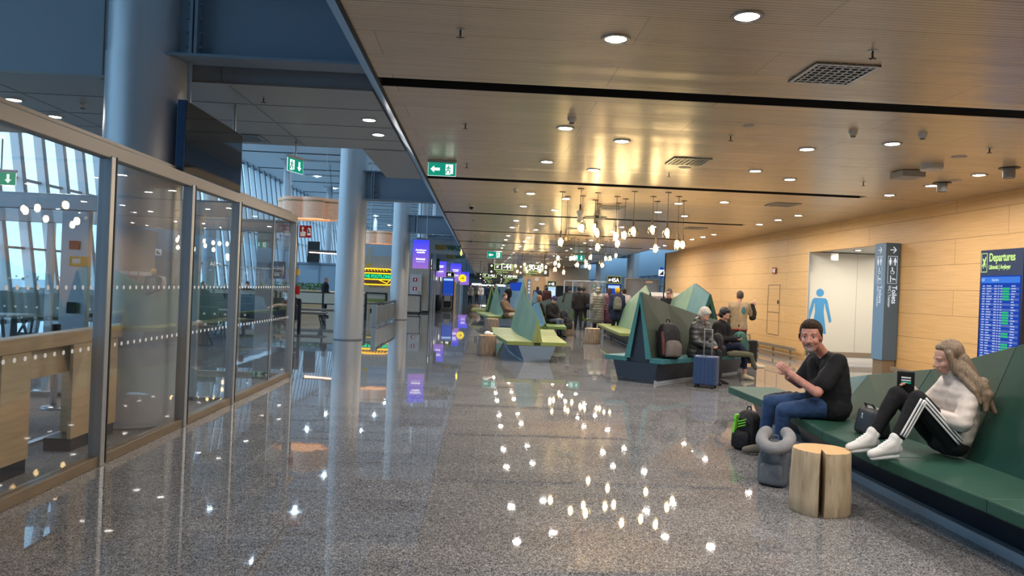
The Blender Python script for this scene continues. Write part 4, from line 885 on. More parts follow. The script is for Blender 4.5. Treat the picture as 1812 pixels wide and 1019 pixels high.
t = thing('tan_wall_block', 'tan wooden wall block beyond the pendants', 'wall block', (0, 0, 0)); MB().box(3.6, 5.4, 62, 63, 0, 2.7).build('plain_panel', M['tan'], t); MB().box(5.4, 9, 60.5, 62, 1.95, 3.5).build('slatted_front', M['tanslat'], t); MB().box(5.4, 9, 60.6, 62, 0, 1.95).build('dark_opening', M['signblk'], t)
t = thing('wall_clock', 'small round white clock on the tan wall block', 'clock', (4.75, 61.95, 2.45)); MB().tube((0, -.03, 0), (0, .03, 0), .16, n=20).build('face', M['white'], t); MB().box(-.01, .01, -.035, -.03, 0, .11).box(0, .08, -.035, -.03, -.01, .01).build('hands', M['black'], t)
t = thing('blue_pictogram_pillar', 'tall narrow blue sign pillar on the tan wall block', 'sign pillar', (4.1, 61.8, 0)); MB().box(-.12, .12, -.1, .1, .3, 2.4).build('casing', M['signblue'], t)
f = MB()
for k in range(4): f.box(-.07, .07, -.105, -.1, 2.2-k*.28-.16, 2.2-k*.28)
f.build('pictograms', M['white'], t)
# gate number boards
def board(x, y, w, z0, z1, parts, lab):
    t = thing('gate_number_board', lab, 'direction sign', (x, y, z0), group='hanging gate number boards'); h = z1-z0
    MB().box(0, w, -.05, .05, 0, h).build('panel', M['signblk'], t)
    for q in (.25, w-.25): MB().tube((q, 0, h-.05), (q, 0, ZC-z0+.02), .02, n=6).build('hanger', M['blackmetal'], t)
    f = MB(); g = MB()
    for u, s in parts:
        ww = w*.62 if len(parts) == 1 else w*.33; zz = h*.42
        for a, b, c, d in ((u, u+ww, h-.03, h-.06), (u, u+ww, zz, zz+.03), (u, u+.03, zz, h-.03), (u+ww-.03, u+ww, zz, h-.03)): f.box(a, b, -.055, -.05, min(c, d), max(c, d))
        text(s, (h-zz)*1.15, (u+ww*.62, -.055, zz+.07), FR, M['signw'], t, 'CENTER', .85, bold=.006)
        plane_icon(t, u+ww*.16, (h+zz)/2, (h-zz)*.26, M['signw'], 'y', -.055)
        text('Transfer Service', h*.2, (u+.1, -.055, h*.2), FR, M['signy'], t, sx=.8); text('Siirtolento', h*.14, (u+.15, -.055, h*.04), FR, M['signy'], t, sx=.8)
        for v in (.78, .25): g.tube((u-.16, -.056, h*v), (u-.16, -.05, h*v), h*.085, n=12)
    f.build('lime_frame', M['signy'], t); g.build('arrow_dot', M['signw'], t); return t
board(.35, 40, 1.65, 2.30, 2.92, [(.35, '1-44')], 'nearest black gate board reading 1-44')
board(1.95, 39.8, 1.75, 2.30, 2.92, [(.35, '50-60')], 'nearest black gate board reading 50-60, behind the far pendants')
board(-.35, 54, 3.1, 2.1, 2.62, [(.45, '1-43'), (2.0, '50-60')], 'second row black gate board reading 1-43')
board(.0, 70, 3.4, 2.1, 2.6, [(.45, '1-30'), (2.1, '30-40')], 'third row black gate board')
board(.2, 88, 3.6, 2.05, 2.6, [(.5, '1-28'), (2.3, '30-40')], 'fourth row distant black gate board')
board(.2, 111.5, 3.6, 2.05, 2.6, [(.5, '1-28'), (2.3, '30-40')], 'farthest black gate board')
for k, (x, y) in enumerate([(3.5, 72), (-.6, 95), (2.6, 98), (-.4, 120), (1.6, 125), (3.4, 118), (.6, 135)]):
    t = thing('shop_light_band', ['blue lit screen under the second gate boards'][0] if k == 0 else 'tiny bright shop sign at the far end of the hall', 'lit sign', (x, y, 1.9), group=None if k == 0 else 'far shop signs')
    MB().box(-.6, .6, -.05, .05, -.55 if k == 0 else -.12, .3 if k == 0 else .12).build('panel', M['bluescr'] if k == 0 else M['signw'], t)
    MB().box(-.03, .03, -.03, .03, .28 if k == 0 else .1, ZC-1.9+.03).build('hanger', M['blackmetal'], t)
# ------------------------------------------------------------------ left: shop wall, signs
t = thing('slatted_shop_wall', 'cream slatted shop wall behind the columns', 'shop wall', (-7.3, 41, 0))
MB().box(0, 4.4, 0, .3, .12, 3.1).build('slatted_front', M['slat'], t); MB().box(0, 4.4, -.03, .3, 0, .12).build('black_plinth', M['black'], t); MB().box(0, 4.4, .02, .3, 3.1, 3.9).build('blue_fascia', M['bluegrey'], t); MB().box(4.4, 4.44, -.03, .3, 0, 3.9).build('edge_trim', M['blackmetal'], t)
t = thing('sandwich_neon_sign', 'yellow and green neon sandwich sign reading THE FOOTLONG', 'neon sign', (-5.81, 40.9, 1.95))
w, hh = .84, .42
def rrect(x0, x1, z0, z1, rt, rb):
    P = []
    for cx, cz, a0, r in ((x1-rt, z1-rt, 0, rt), (x0+rt, z1-rt, 90, rt), (x0+rb, z0+rb, 180, rb), (x1-rb, z0+rb, 270, rb)):
        for k in range(5): a = math.radians(a0+k*22.5); P.append((cx+r*math.cos(a), 0, cz+r*math.sin(a)))
    return P
top = rrect(-w, w, .17, hh, .22, .03); bot = rrect(-w, w, -.46, -.17, .03, .22)
MB().prism(top, (0, .03, 0)).prism(bot, (0, .03, 0)).build('bun_panel', M['bun'], t)
MB().path([V(p)+V(0, -.02, 0) for p in top+top[:1]], .028, 6).path([V(p)+V(0, -.02, 0) for p in bot+bot[:1]], .028, 6).path([V(.1, -.02, -.2), V(.55, -.02, -.38), V(.7, -.02, -.2)], .02, 6).build('yellow_tube', M['neony'], t)
f = MB()
for k in range(8): f.path([V(-.65+k*.17, -.02, .30), V(-.72+k*.17, -.02, .37)], .014, 6)
f.build('seed_marks', M['neony'], t); MB().box(-w, w, .0, .03, -.17, .17).build('green_band', mat('neon_backing_green', (.0, .12, .05), .5), t)
text('THE FOOTLONG', .25, (0, -.02, -.085), FR, M['neong'], t, 'CENTER', .82, bold=.012); MB().tube((-.6, .02, .1), (-.6, .12, .1), .03, n=8).tube((.6, .02, .1), (.6, .12, .1), .03, n=8).build('standoff', M['aludark'], t); text('THE SUBWAY WAY', .1, (0, .07, -.62), FR, M['subgreen'], t, 'CENTER')
def logo(x, y, z, size, lab):
    t = thing('shop_name_sign', lab, 'shop sign', (x, y, z)); MB().box(-.9, .85, .03, .06, -.22, .5).build('backing', M['bluegrey'], t); MB().box(-.72, -.68, .03, .06, .45, 8.9-z).build('hanger', M['steel'], t); MB().box(.66, .70, .03, .06, .45, 8.9-z).build('hanger', M['steel'], t)
    text('SUB', size, (0, 0, 0), FR, M['subyel'], t, bold=.02, ext=.02); text('WAY', size, (size*2.0, 0, 0), FR, M['subgreen'], t, bold=.02, ext=.02)
logo(-2.17, 33.5, 3.25, .27, 'yellow and green SUBWAY lettering on the beam beside the ceiling edge, nearer one')
logo(-2.2, 44.5, 3.28, .27, 'small SUBWAY lettering on the next beam, farther one')
def advert(x, y, w, h, z, lab):
    t = thing('advert_screen', lab, 'advert screen', (x, y, z), group='violet hanging advert screens'); MB().box(-w/2, w/2, 0, .1, -h/2, h/2).build('casing', M['screenside'], t)
    mb = MB(); mb.box(-w/2+.01, w/2-.01, -.006, 0, -.55, .55); o = mb.build('screen', M['purple'], t); o.scale = (1, 1, h/1.1)
    text('Aurinkoon', h*.085, (0, -.01, h*.12), FR, M['signw'], t, 'CENTER', bold=.002); text('matkalle', h*.085, (0, -.01, h*.04), FR, M['signw'], t, 'CENTER', bold=.002)
    text('FINNAIR', h*.085, (0, -.01, -h*.2), FR, M['signw'], t, 'CENTER', bold=.003); text('the way of the north', h*.035, (0, -.01, -h*.27), FR, M['signw'], t, 'CENTER')
    for q in (-w*.3, w*.3): MB().tube((q, .05, h/2), (q, .05, 8.9-z), .012, n=6).build('hanger', M['alu'], t)
advert(-2.65, 31.5, .72, 1.24, 2.9, 'largest violet advert screen beside the third column')
advert(-2.55, 45.5, .72, 1.1, 2.65, 'second violet advert screen right of the round S sign')
advert(-2.2, 62, .95, 1.5, 2.75, 'third violet advert screen with the yellow disc in front')
advert(-1.95, 84, 1.1, 1.5, 2.5, 'small far violet advert screen')
t = thing('round_s_sign', 'dark green shop sign with a white and yellow letter S', 'shop sign', (-2.95, 44.3, 2.83)); MB().box(-.38, .38, -.05, .05, -.38, .38).build('box', mat('sign_dark_green', (.0, .05, .03), .4), t)
text('S', .8, (-.27, -.06, -.26), FR, M['signw'], t, bold=.04, sx=1.1); text('S', .8, (-.25, -.058, -.28), FR, M['neony'], t, bold=.03, sx=1.1)
t = thing('round_yellow_sign', 'bright round yellow lit sign hanging over the aisle', 'lit sign', (-1.45, 56, 2.2)); MB().tube((0, -.04, 0), (0, .04, 0), .3, n=28).build('disc', emis('lit_yellow', (1., .72, .02), .5), t); MB().path([V(-.12, -.05, 0), V(.1, -.05, 0)], .02, 6).path([V(.02, -.05, .08), V(.1, -.05, 0), V(.02, -.05, -.08)], .02, 6).build('arrow', M['bun'], t); MB().box(-.08, .3, -.03, .03, -.03, .03).build('bracket', M['blackmetal'], t); MB().box(.27, .3, -.02, .02, -.03, 1.5).build('hanger', M['blackmetal'], t)
t = thing('yellow_pennant', 'tiny yellow lamp at the ceiling edge', 'lamp', (-1.17, 40.5, 3.38)); MB().lathe([(0, -.12), (.05, -.02), (.06, .1), (.02, .16), (.02, .28), (0, .28)], n=10).build('body', emis('small_yellow_lamp', (1., .6, .08), 1.4), t)
t = thing('hose_cabinet', 'grey hose cabinet with two small red signs on the slatted wall', 'cabinet', (-3.65, 40.7, 1.0)); MB().box(-.32, .32, 0, .25, -.2, 1.15).build('body', M['cabinet'], t, bevel=.01)
for z in (.35, .85): MB().box(-.14, .08, -.01, 0, z-.1, z+.1).build('red_sign', M['red'], t); MB().box(-.06, .0, -.014, -.01, z-.06, z+.06).build('mark', M['white'], t)
t = thing('service_cart', 'cream panelled waste cart on castors by the slatted wall', 'cart', (-3.55, 38.7, 0)); MB().box(-.42, .38, -.3, .3, .14, 1.0).build('body', M['slat'], t); MB().box(-.47, .43, -.33, .33, 1.0, 1.05).box(-.47, -.42, -.33, .33, .1, 1.0).box(.38, .43, -.33, .33, .1, 1.0).box(-.47, .43, -.33, .33, .1, .14).build('frame', M['blackmetal'], t)
for x in (-.35, .32): MB().tube((x-.02, -.25, .05), (x+.02, -.25, .05), .05, n=12).tube((x-.02, .25, .05), (x+.02, .25, .05), .05, n=12).build('castor', M['black'], t)
for x in (.1, .25, .33): MB().lathe([(0, 1.05), (.035, 1.05), (.04, 1.25), (0, 1.3)], (x, 0, 0), n=10).build('bottle', M['alu'], t)
t = thing('glazed_arcade', 'dim glazed shop front running away behind the slatted wall', 'shop front', (-2.75, 41.2, 0)); MB().box(-.1, 0, .2, 60, 2.5, 3.9).build('fascia', M['bluegrey'], t); MB().box(-.12, -.1, .3, 60, 0, 2.5).build('glazing', M['blueglass'], t); f = MB()
for k in range(24): MB().box(-.08, .02, .3+k*2.4, .38+k*2.4, 0, 2.5).build('frame_post', M['alu'], t)

for k in range(10): f.box(-.1, -.09, 3+k*5.3, 5+k*5.3, 1.9, 2.2)
f.build('lit_panel', M['signw'], t)
totem(-2.25, 50, .8, ' 44', 'gate screen reading 44 on the left side', 2.55)
t = thing('litter_bin', 'dark round litter bin in front of the left shops', 'bin', (-3.0+.4, 45.5, 0)); MB().lathe([(0, 0), (.2, 0), (.2, .95), (.17, 1.0), (0, 1.0)], n=24).build('body', M['blackmetal'], t, True)
t = thing('luggage_cart', 'empty silver luggage cart under the gate 44 screen', 'luggage cart', (-2.15, 47.2, 0)); f = MB()
for x in (-.28, .28): f.path([V(x, 0, .2), V(x, .0, 1.0), V(x, .1, 1.05)], .018, 6).path([V(x, 0, .2), V(x*.8, -.7, .15)], .018, 6)
f.path([V(-.28, .1, 1.05), V(.28, .1, 1.05)], .02, 6).path([V(-.28, 0, .6), V(.28, 0, .6)], .015, 6).path([V(-.25, -.7, .15), V(.25, -.7, .15)], .015, 6); f.build('frame', M['alu'], t)
MB().box(-.2, .2, -.02, .0, .6, .95).build('ad_plate', M['greyp'], t)
for x, y in ((-.28, .0), (.28, 0), (0, -.65)): MB().tube((x-.02, y, .07), (x+.02, y, .07), .07, n=12).build('wheel', M['black'], t)
# grey barrier, furniture in the lounge
t = thing('grey_barrier', 'waist high grey panel barrier between the columns', 'barrier', (-3.75, 26.0, 0)); L_ = 6.0
MB().box(-.03, .03, .15, L_, .1, .72).build('panel', M['aludark'], t); MB().tube((0, 0, .82), (0, L_, .82), .045, n=12).build('top_rail', M['blackmetal'], t, True)
MB().box(-.09, .09, -.04, .04, 0, .82).build('end_post', M['alu'], t, bevel=.01)
for k in range(1, 5): MB().box(-.035, .035, k*L_/4-.03, k*L_/4+.03, 0, .8).build('post', M['alu'], t)
def lounge_bench(x, y, w, lab, back=False, rz=0, h=.46):
    t = thing('trestle_bench', lab, 'bench', (x, y, 0), rz, group='dark trestle benches of the lounge'); MB().box(-w/2, w/2, -.25, .25, h-.05, h).build('seat', M['woodtop'], t, bevel=.008); MB().box(-w/2+.1, w/2-.1, -.2, .2, h-.09, h-.05).build('rail', M['cream'], t)
    for x_ in (-w/2+.25, w/2-.25):
        for s in (-1, 1): MB().tube((x_, s*.1, h-.06), (x_+(.14 if x_ > 0 else -.14), s*.26, 0), .035, .025, n=8).build('leg', M['blackmetal'], t)
    if back: MB().box(-w/2, w/2, .2, .26, h+.0, h+.42).build('backrest', M['navy'], t, bevel=.01)
    return t
lounge_bench(-6.45, 26.3, 1.9, 'trestle bench just left of the free column'); lounge_bench(-6.6, 29.4, 2.6, 'trestle bench behind the first one left of the free column')
lounge_bench(-9.6, 18.2, 3.2, 'high backed bench seen through the near glass panes', True); lounge_bench(-12.0, 15.2, 2.8, 'bench at far left behind the handrail', True, 0); lounge_bench(-7.3, 17.0, 2.4, 'bench seen through the middle glass pane', True, 0); lounge_bench(-6.2, 20.3, 2.2, 'bench seen through the last glass pane', True, 0)
def table(x, y, w, lab, m=None, h=.74, d=.8):
    t = thing('lounge_table', lab, 'table', (x, y, 0), group='long lounge tables'); MB().box(-w/2, w/2, -d/2, d/2, h-.04, h).build('table_top', m or M['woodtop'], t, bevel=.006)
    for sx_ in (-1, 1):
        for sy in (-1, 1): MB().tube((sx_*(w/2-.2), sy*(d/2-.12), h-.04), (sx_*(w/2-.05), sy*(d/2-.02), 0), .03, .022, n=8).build('leg', M['blackmetal'], t)
table(-9.9, 13.9, 2.8, 'dark table behind the handrail at left'); table(-7.6, 19.2, 2.4, 'dark table behind the second glass pane'); table(-12.3, 19.6, 2.4, 'table near the windows at far left')
def screen_low(x, y, w, z0, z1, lab, m):
    t = thing('lounge_partition', lab, 'low partition', (x, y, 0), group='low lounge partitions'); MB().box(-w/2, w/2, -.05, .05, z0, z1).build('panel', m, t); MB().box(-w/2-.02, w/2+.02, -.06, .06, z1, z1+.04).box(-w/2-.02, w/2+.02, -.06, .06, z0-.04, z0).build('edge', M['blackmetal'], t)
    for q in (-w/2, 0, w/2): MB().box(q-.04, q+.04, -.055, .055, 0, z1).build('post', M['blackmetal'], t)
screen_low(-6.7, 31.3, 3.6, .62, 1.06, 'cream low partition left of the free column', M['cream']); screen_low(-12.2, 22.3, 3.4, .35, 1.0, 'navy low partition at far left', M['navy']); screen_low(-9.0, 24.6, 3.6, .35, 1.0, 'navy low partition behind the benches', M['navy']); screen_low(-11.3, 31.3, 5.2, .62, 1.06, 'cream low partition behind the vestibule glass', M['cream'])
screen_low(-10.4, 16.7, 4.8, .62, 1.05, 'long navy low partition just beyond the near glass panes', M['navy']); screen_low(-6.9, 21.6, 3.2, .45, 1.0, 'navy low partition seen through the last panes', M['navy'])
for k, (x, y) in enumerate([(-10.4, 25.6), (-9.7, 25.9), (-11.6, 23.6)]):
    t = thing('lounge_chair', 'round backed green chair in the lounge, %s' % ['left one', 'right one', 'farthest left one'][k], 'chair', (x, y, 0)); MB().lathe([(.24, .45), (.27, .6), (.26, .9)], n=20).build('backrest', M['green2'], t, True); MB().lathe([(0, .42), (.24, .42), (.24, .47), (0, .47)], n=20).build('seat', M['green2'], t, True)
    for a in range(4): MB().tube((.15*math.cos(a*PI/2+.8), .15*math.sin(a*PI/2+.8), .42), (.22*math.cos(a*PI/2+.8), .22*math.sin(a*PI/2+.8), 0), .015, n=6).build('leg', M['blackmetal'], t)
t = thing('planter', 'long pale planter box full of green plants', 'planter', (-8.5, 33.6, 0)); MB().box(-1.5, 1.3, -.2, .2, .0, 1.15).build('box', M['tan'], t); f = MB(); rnd = random.Random(2)
for k in range(420):
    c = V(rnd.uniform(-1.5, 1.3), rnd.uniform(-.2, .2), rnd.uniform(1.13, 1.45)); a = V(rnd.gauss(0, 1), rnd.gauss(0, 1), rnd.gauss(.6, .6)).normalized(); b = a.cross(V(rnd.gauss(0, 1), rnd.gauss(0, 1), 0)).normalized(); f.face([c-a*.08, c+b*.03, c+a*.08, c-b*.03])
f.build('foliage', M['leaf'], t)['kind'] = 'stuff'
t = thing('food_counter', 'food counter with sloping glass display case behind the free column', 'counter', (-7.1, 38.2, 0)); MB().box(-1.8, 1.3, -.4, .4, 0, 1.0).build('counter', M['cream'], t); MB().box(-1.9, 1.4, -.45, .45, 1.0, 1.05).build('counter_top', M['veneer'], t)
MB().hexa([(-.3, -.35, 1.05), (.9, -.35, 1.05), (.9, .35, 1.05), (-.3, .35, 1.05)], [(-.05, -.2, 1.6), (.75, -.2, 1.6), (.75, .35, 1.6), (-.05, .35, 1.6)]).build('glass_case', M['lampglass'], t); MB().box(-.1, .7, -.2, .2, 1.06, 1.2).build('food', M['tan'], t); MB().box(-.3, .25, -.42, -.3, 1.06, 1.16).build('green_tray', mat('green_tray', (.02, .3, .05), .5), t)
t = thing('kitchen_block', 'pale blue glazed service block behind the food counter', 'service block', (-9.2, 44, 0)); MB().box(-1.9, 2.2, 0, .3, 0, 2.55).build('wall_panel', M['bluegrey'], t); f = MB()
for x in (-1.9, -.6, .6, 1.6): f.box(x, x+.1, -.05, 0, 0, 2.6)
f.box(-1.95, 2.2, -.08, .3, 2.55, 2.65); f.build('frame', M['steel'], t); MB().box(-1.2, -.5, -.3, -.2, 2.65, 3.9).build('menu_panel', M['black'], t); MB().box(.9, 2.2, -.3, -.2, 2.65, 3.6).build('menu_panel', M['black'], t)
t = thing('light_frame', 'black angular hanging frame with a lit strip over the counter', 'hanging lamp', (-7.0, 34, 2.95)); MB().path([V(-1.05, 0, 0), V(1.2, 0, 0)], .05, 6).path([V(-1.05, 0, 0), V(1.2, -1.6, -.1)], .035, 6).build('frame', M['black'], t); MB().path([V(-1.0, -.02, -.07), V(1.2, -1.6, -.17)], .022, 6).build('light_strip', emis('warm_strip', (1., .62, .45), 2), t)
for x in (.25, .9): MB().tube((x, -.3, 0), (.6+(x-.5)*3, -.3, 4), .012, n=6).build('cable', M['black'], t)
t = thing('yellow_shop_sign', 'small yellow and cream blade sign left of the free column', 'sign', (-5.15, 33.5, 2.75)); MB().box(-.12, .12, -.03, .03, -.45, .45).build('plate', M['cream'], t); MB().box(-.12, .12, -.034, -.03, -.45, -.28).build('yellow_band', M['yellow'], t); MB().tube((0, 0, .44), (0, 0, 6.15), .012, n=6).build('hanger', M['alu'], t)
t = thing('high_chair', 'black framed high table with green seats right of the free column', 'high table', (-4.7, 33, 0)); f = MB()
for x in (-.45, .45): 
    for y in (-.2, .2): f.box(x-.02, x+.02, y-.02, y+.02, 0, 1.15)
f.box(-.45, .45, -.22, -.18, 1.1, 1.15); f.box(-.45, .45, .18, .22, 1.1, 1.15); f.box(-.45, .45, -.22, -.18, .62, .66); f.build('frame', M['blackmetal'], t); MB().box(-.43, .43, -.2, .2, .72, .86).build('green_panel', M['lime'], t); MB().box(-.43, .43, -.16, .16, .9, 1.1).build('cream_panel', M['cream'], t)
t = thing('aisle_kiosk', 'tan upright kiosk past the left shops', 'kiosk', (-2.4, 58, 0)); MB().box(-.4, .4, -.3, .3, 0, 1.9).build('body', M['tan'], t)
# ------------------------------------------------------------------ people
def blob(name, shapes, m, parent, vox=.012, smooth=3, strength=0):
    """one continuous surface grown over tapered capsules ('c', p, q, r1, r2) and ellipsoids ('e', c, radii, basis)"""
    s = MB()
    for q in shapes:
        if q[0] == 'c': s.cap(q[1], q[2], q[3], q[4], 14, 4)
        else: s.ell(q[1], q[2], q[3] if len(q) > 3 else None, 18, 12)
    o = s.build(name, m, parent); r = o.modifiers.new('skin', 'REMESH'); r.mode = 'VOXEL'; r.voxel_size = vox; r.use_smooth_shade = True
    if smooth: k = o.modifiers.new('smooth', 'SMOOTH'); k.iterations = smooth; k.factor = .6
    if strength:
        tx = D.textures.get('folds') or D.textures.new('folds', 'CLOUDS'); tx.noise_scale = .09; tx.noise_depth = 1
        k = o.modifiers.new('folds', 'DISPLACE'); k.texture = tx; k.strength = strength; k.mid_level = .5; k.texture_coords = 'LOCAL'
    return o
def basis(f, u):
    f = Vector(f).normalized(); r = f.cross(Vector(u)).normalized(); u = r.cross(f); return f, u, r
def frame(f, u, r): return Matrix((f, r, u)).transposed()      # columns: forward, right, up
def head_shapes(c, f, u, s=1.):
    f, u, r = basis(f, u); B = frame(f, u, r); c = Vector(c)
    def p(a, b, d): return c+(f*a+r*b+u*d)*s
    S_ = [('e', p(-.012, 0, .03), V(.098, .076, .092)*s, B), ('e', p(.025, 0, -.03), V(.066, .062, .085)*s, B), ('e', p(.045, 0, -.088), V(.038, .040, .03)*s, B), ('e', p(.0, 0, -.06), V(.06, .058, .05)*s, B),
          ('c', p(.088, 0, .008), p(.112, 0, -.03), .009*s, .0145*s), ('c', p(.098, .012, -.036), p(.098, -.012, -.036), .010*s, .010*s), ('c', p(.073, -.038, .022), p(.073, .038, .022), .014*s, .014*s), ('c', p(.081, -.015, .024), p(.081, .015, .024), .011*s, .011*s),
          ('e', p(.058, .038, -.03), V(.028, .024, .026)*s, B), ('e', p(.058, -.038, -.03), V(.028, .024, .026)*s, B), ('e', p(.082, 0, -.064), V(.018, .026, .016)*s, B),
          ('e', p(-.008, .076, -.008), V(.02, .011, .032)*s, B), ('e', p(-.008, -.076, -.008), V(.02, .011, .032)*s, B)]
    return S_, p, B
def face_parts(parent, p, B, s, lipm=None, brow=None):
    for sg in (-1, 1):
        e = MB().ell(p(.0705, sg*.031, .003), V(.0125, .0125, .009)*s, B).build('eye', M['eyew'], parent, True)
        MB().ell(p(.0815, sg*.031, .003), V(.003, .0062, .0062)*s, B).build('iris', M['iris'], e, True)
        if brow: MB().cap(p(.087, sg*.016, .026), p(.078, sg*.050, .028), .0045*s, .003*s, 8, 2).build('eyebrow', brow, parent, True)
    MB().ell(p(.096, 0, -.058), V(.006, .022, .0045)*s, B).ell(p(.095, 0, -.066), V(.007, .019, .005)*s, B).build('lips', lipm or M['lip'], parent, True)
def hand_shapes(w, d, n, s=1., curl=.9, th=1, spread=0.):
    """wrist, direction to the fingers, palm normal; th = side of the thumb"""
    w = Vector(w); d = Vector(d).normalized(); n = (Vector(n)-d*Vector(n).dot(d)).normalized(); a = d.cross(n)*th; B = Matrix((d, a, n)).transposed()
    S_ = [('e', w+d*.05*s, V(.052, .040, .017)*s, B), ('c', w-d*.02, w+d*.03*s, .024*s, .025*s)]
    for k, (off, L) in enumerate(((.030, .072), (.010, .082), (-.010, .076), (-.029, .060))):
        p = w+d*.088*s+a*off*s*(1+spread); ang = .25; dd = d
        for seg, fr in enumerate((.45, .32, .25)):
            ang += curl*(.55+.08*k); dd = d*math.cos(ang)+n*math.sin(ang); q = p+dd*L*fr*s; S_.append(('c', p, q, (.0092-.0008*seg)*s, (.0085-.0008*seg)*s)); p = q
    p = w+d*.028*s+a*.032*s; q = p+(d*.55+a*.7+n*.45).normalized()*.036*s; t2 = q+(d*.9+a*.1+n*.5).normalized()*.030*s; S_ += [('c', p, q, .013*s, .011*s), ('c', q, t2, .0105*s, .009*s)]
    return S_
def w_h(a, b): return (a-b)*.4
def person(lab, J, o, loc=(0, 0, 0), rz=0):
    """J joints in the figure's own frame (faces +X, left is +Y); o options"""
    t = thing('person', lab, 'person', loc, rz, o.get('group')); s = o.get('s', 1.); vx = o.get('vox', .018); fat = o.get('fat', 1.)
    g = {k: Vector(v) for k, v in J.items()}; hs, P_, B = head_shapes(g['head'], J['look'], J.get('up', (0, 0, 1)), o.get('hs', 1.))
    neckb = g['neck']; body = list(hs)
    body += [('c', neckb, g['head']+(neckb-g['head'])*.35, .052*s, .05*s)]
    shL, shR, hL, hR, pv = g['shL'], g['shR'], g['hipL'], g['hipR'], (g['hipL']+g['hipR'])/2; ch = (shL+shR)/2
    waist = g.get('waist', pv.lerp(ch, .45))
    def torso(e, b=1.):
        r1 = (.105*fat+e)*s; w = (hL-hR)*.5*.8; ws = (shL-shR)*.5*.62
        return [('c', hL, hR, (.10*fat+e)*s, (.10*fat+e)*s), ('c', pv+w, waist+w*.9, r1, (.10*fat+e)*s), ('c', pv-w, waist-w*.9, r1, (.10*fat+e)*s), ('c', waist+w*.9, ch+ws-(ch-waist)*.25, (.10*fat+e)*s, (.105*b+e)*s), ('c', waist-w*.9, ch-ws-(ch-waist)*.25, (.10*fat+e)*s, (.105*b+e)*s), ('c', shL, shR, (.055+e)*s, (.055+e)*s), ('c', ch-(ch-waist)*.1, neckb if not (e > 0 and o.get('topname')) else ch.lerp(neckb, .35), (.07+e)*s, (.05+e)*s)]
    def arms(e, to=1.):
        S_ = []
        for A in 'LR':
            a, b, c = g['sh'+A], g['el'+A], g['wr'+A]; S_.append(('c', a, b, (.054+e)*s, (.043+e)*s))
            if to > 1: S_.append(('c', b, b.lerp(c, min(1., to-1)), (.043+e)*s, (.03+e)*s))
        return S_
    def legs(e, to=1., foot=False):
        S_ = []
        for A in 'LR':
            a, b, c = g['hip'+A], g['kn'+A], g['an'+A]; S_ += [('c', a, b, (.088*fat**.5+e)*s, (.056+e)*s), ('c', b, b.lerp(c, to), (.055+e)*s, (.038+e)*s), ('c', b.lerp(c, .15), b.lerp(c, .5), (.056+e)*s, (.046+e)*s)]
        return S_
    body += torso(0)+arms(0, 2)+legs(0)
    for A, th in (('L', 1), ('R', -1)):
        w = g['wr'+A]; d = J.get('hd'+A, w-g['el'+A]); n = J.get('hn'+A, (1, 0, 0)); body += hand_shapes(w, d, n, s, o.get('curl'+A, o.get('curl', .55)), th*o.get('th', 1))
        body.append(('c', g['an'+A]-V(0, 0, .01), g['an'+A]+(g['toe'+A]-g['an'+A])*.5-V(0, 0, .01), .032*s, .024*s))
    blob('body', body, o.get('skin', M['skin']), t, o.get('bvox', vx), o.get('bsm', 2))
    if o.get('face'): face_parts(t, P_, B, o.get('hs', 1.), brow=o.get('brow'))
    e = o.get('te', .018)
    tp = torso(e, 1.0)
    if o.get('short'): tp[0] = ('c', pv.lerp(waist, .3)+(hL-pv), pv.lerp(waist, .3)+(hR-pv), (.085*fat+e)*s, (.085*fat+e)*s); tp[1] = ('c', pv.lerp(waist, .3)+w_h(hL, hR), waist+w_h(hL, hR), (.095*fat+e)*s, (.10*fat+e)*s); tp[2] = ('c', pv.lerp(waist, .3)-w_h(hL, hR), waist-w_h(hL, hR), (.095*fat+e)*s, (.10*fat+e)*s)
    if o.get('coat'):      # a long coat down the thighs
        dn = o['coat']; tp += [('c', hL, hL.lerp(g['knL'], dn), (.11+e)*s, (.12+e)*s), ('c', hR, hR.lerp(g['knR'], dn), (.11+e)*s, (.12+e)*s), ('c', hL.lerp(g['knL'], dn), hR.lerp(g['knR'], dn), (.11+e)*s, (.11+e)*s)]
    tp += arms(e*.8, o.get('sleeve', 1.97)) if o.get('sleeve', 1.97) > 1 else [('c', g['sh'+A], g['sh'+A].lerp(g['el'+A], o['sleeve']), (.058+e)*s, (.062+e)*s) for A in 'LR']
    if o.get('belly'): tp.append(('e', waist+V(-.05, 0, -.06), V(.16, .18, .17)*s)); tp.append(('e', pv+V(.05, 0, .0), V(.17, .21, .13)*s))
    if o.get('collar'): tp.append(('c', neckb+V(-.01, 0, .01), neckb.lerp(g['head'], .50)+V(-.012, 0, 0), .074, .072)); tp.append(('c', neckb-V(0, 0, .02), neckb.lerp(g['head'], .32), (.062+e)*s, (.062+e)*s))
    if o.get('hood'): q = neckb-g['look'].normalized()*.07 if 'look' in g else neckb; tp += [('e', q+V(0, 0, .01), V(.09, .12, .08)*s)]
    tpo = blob(o.get('topname', 'jacket'), tp, o['top'], t, vx, o.get('tsm', 2), o.get('folds', 0))
    blob('trousers', [('c', hL, hR, (.108*fat)*s, (.108*fat)*s), ('c', pv, pv.lerp(waist, .35), .115*s*fat, .105*s*fat)]+legs(.014, o.get('leglen', .93)), o['legs'], t, vx, 2, o.get('lfolds', 0))
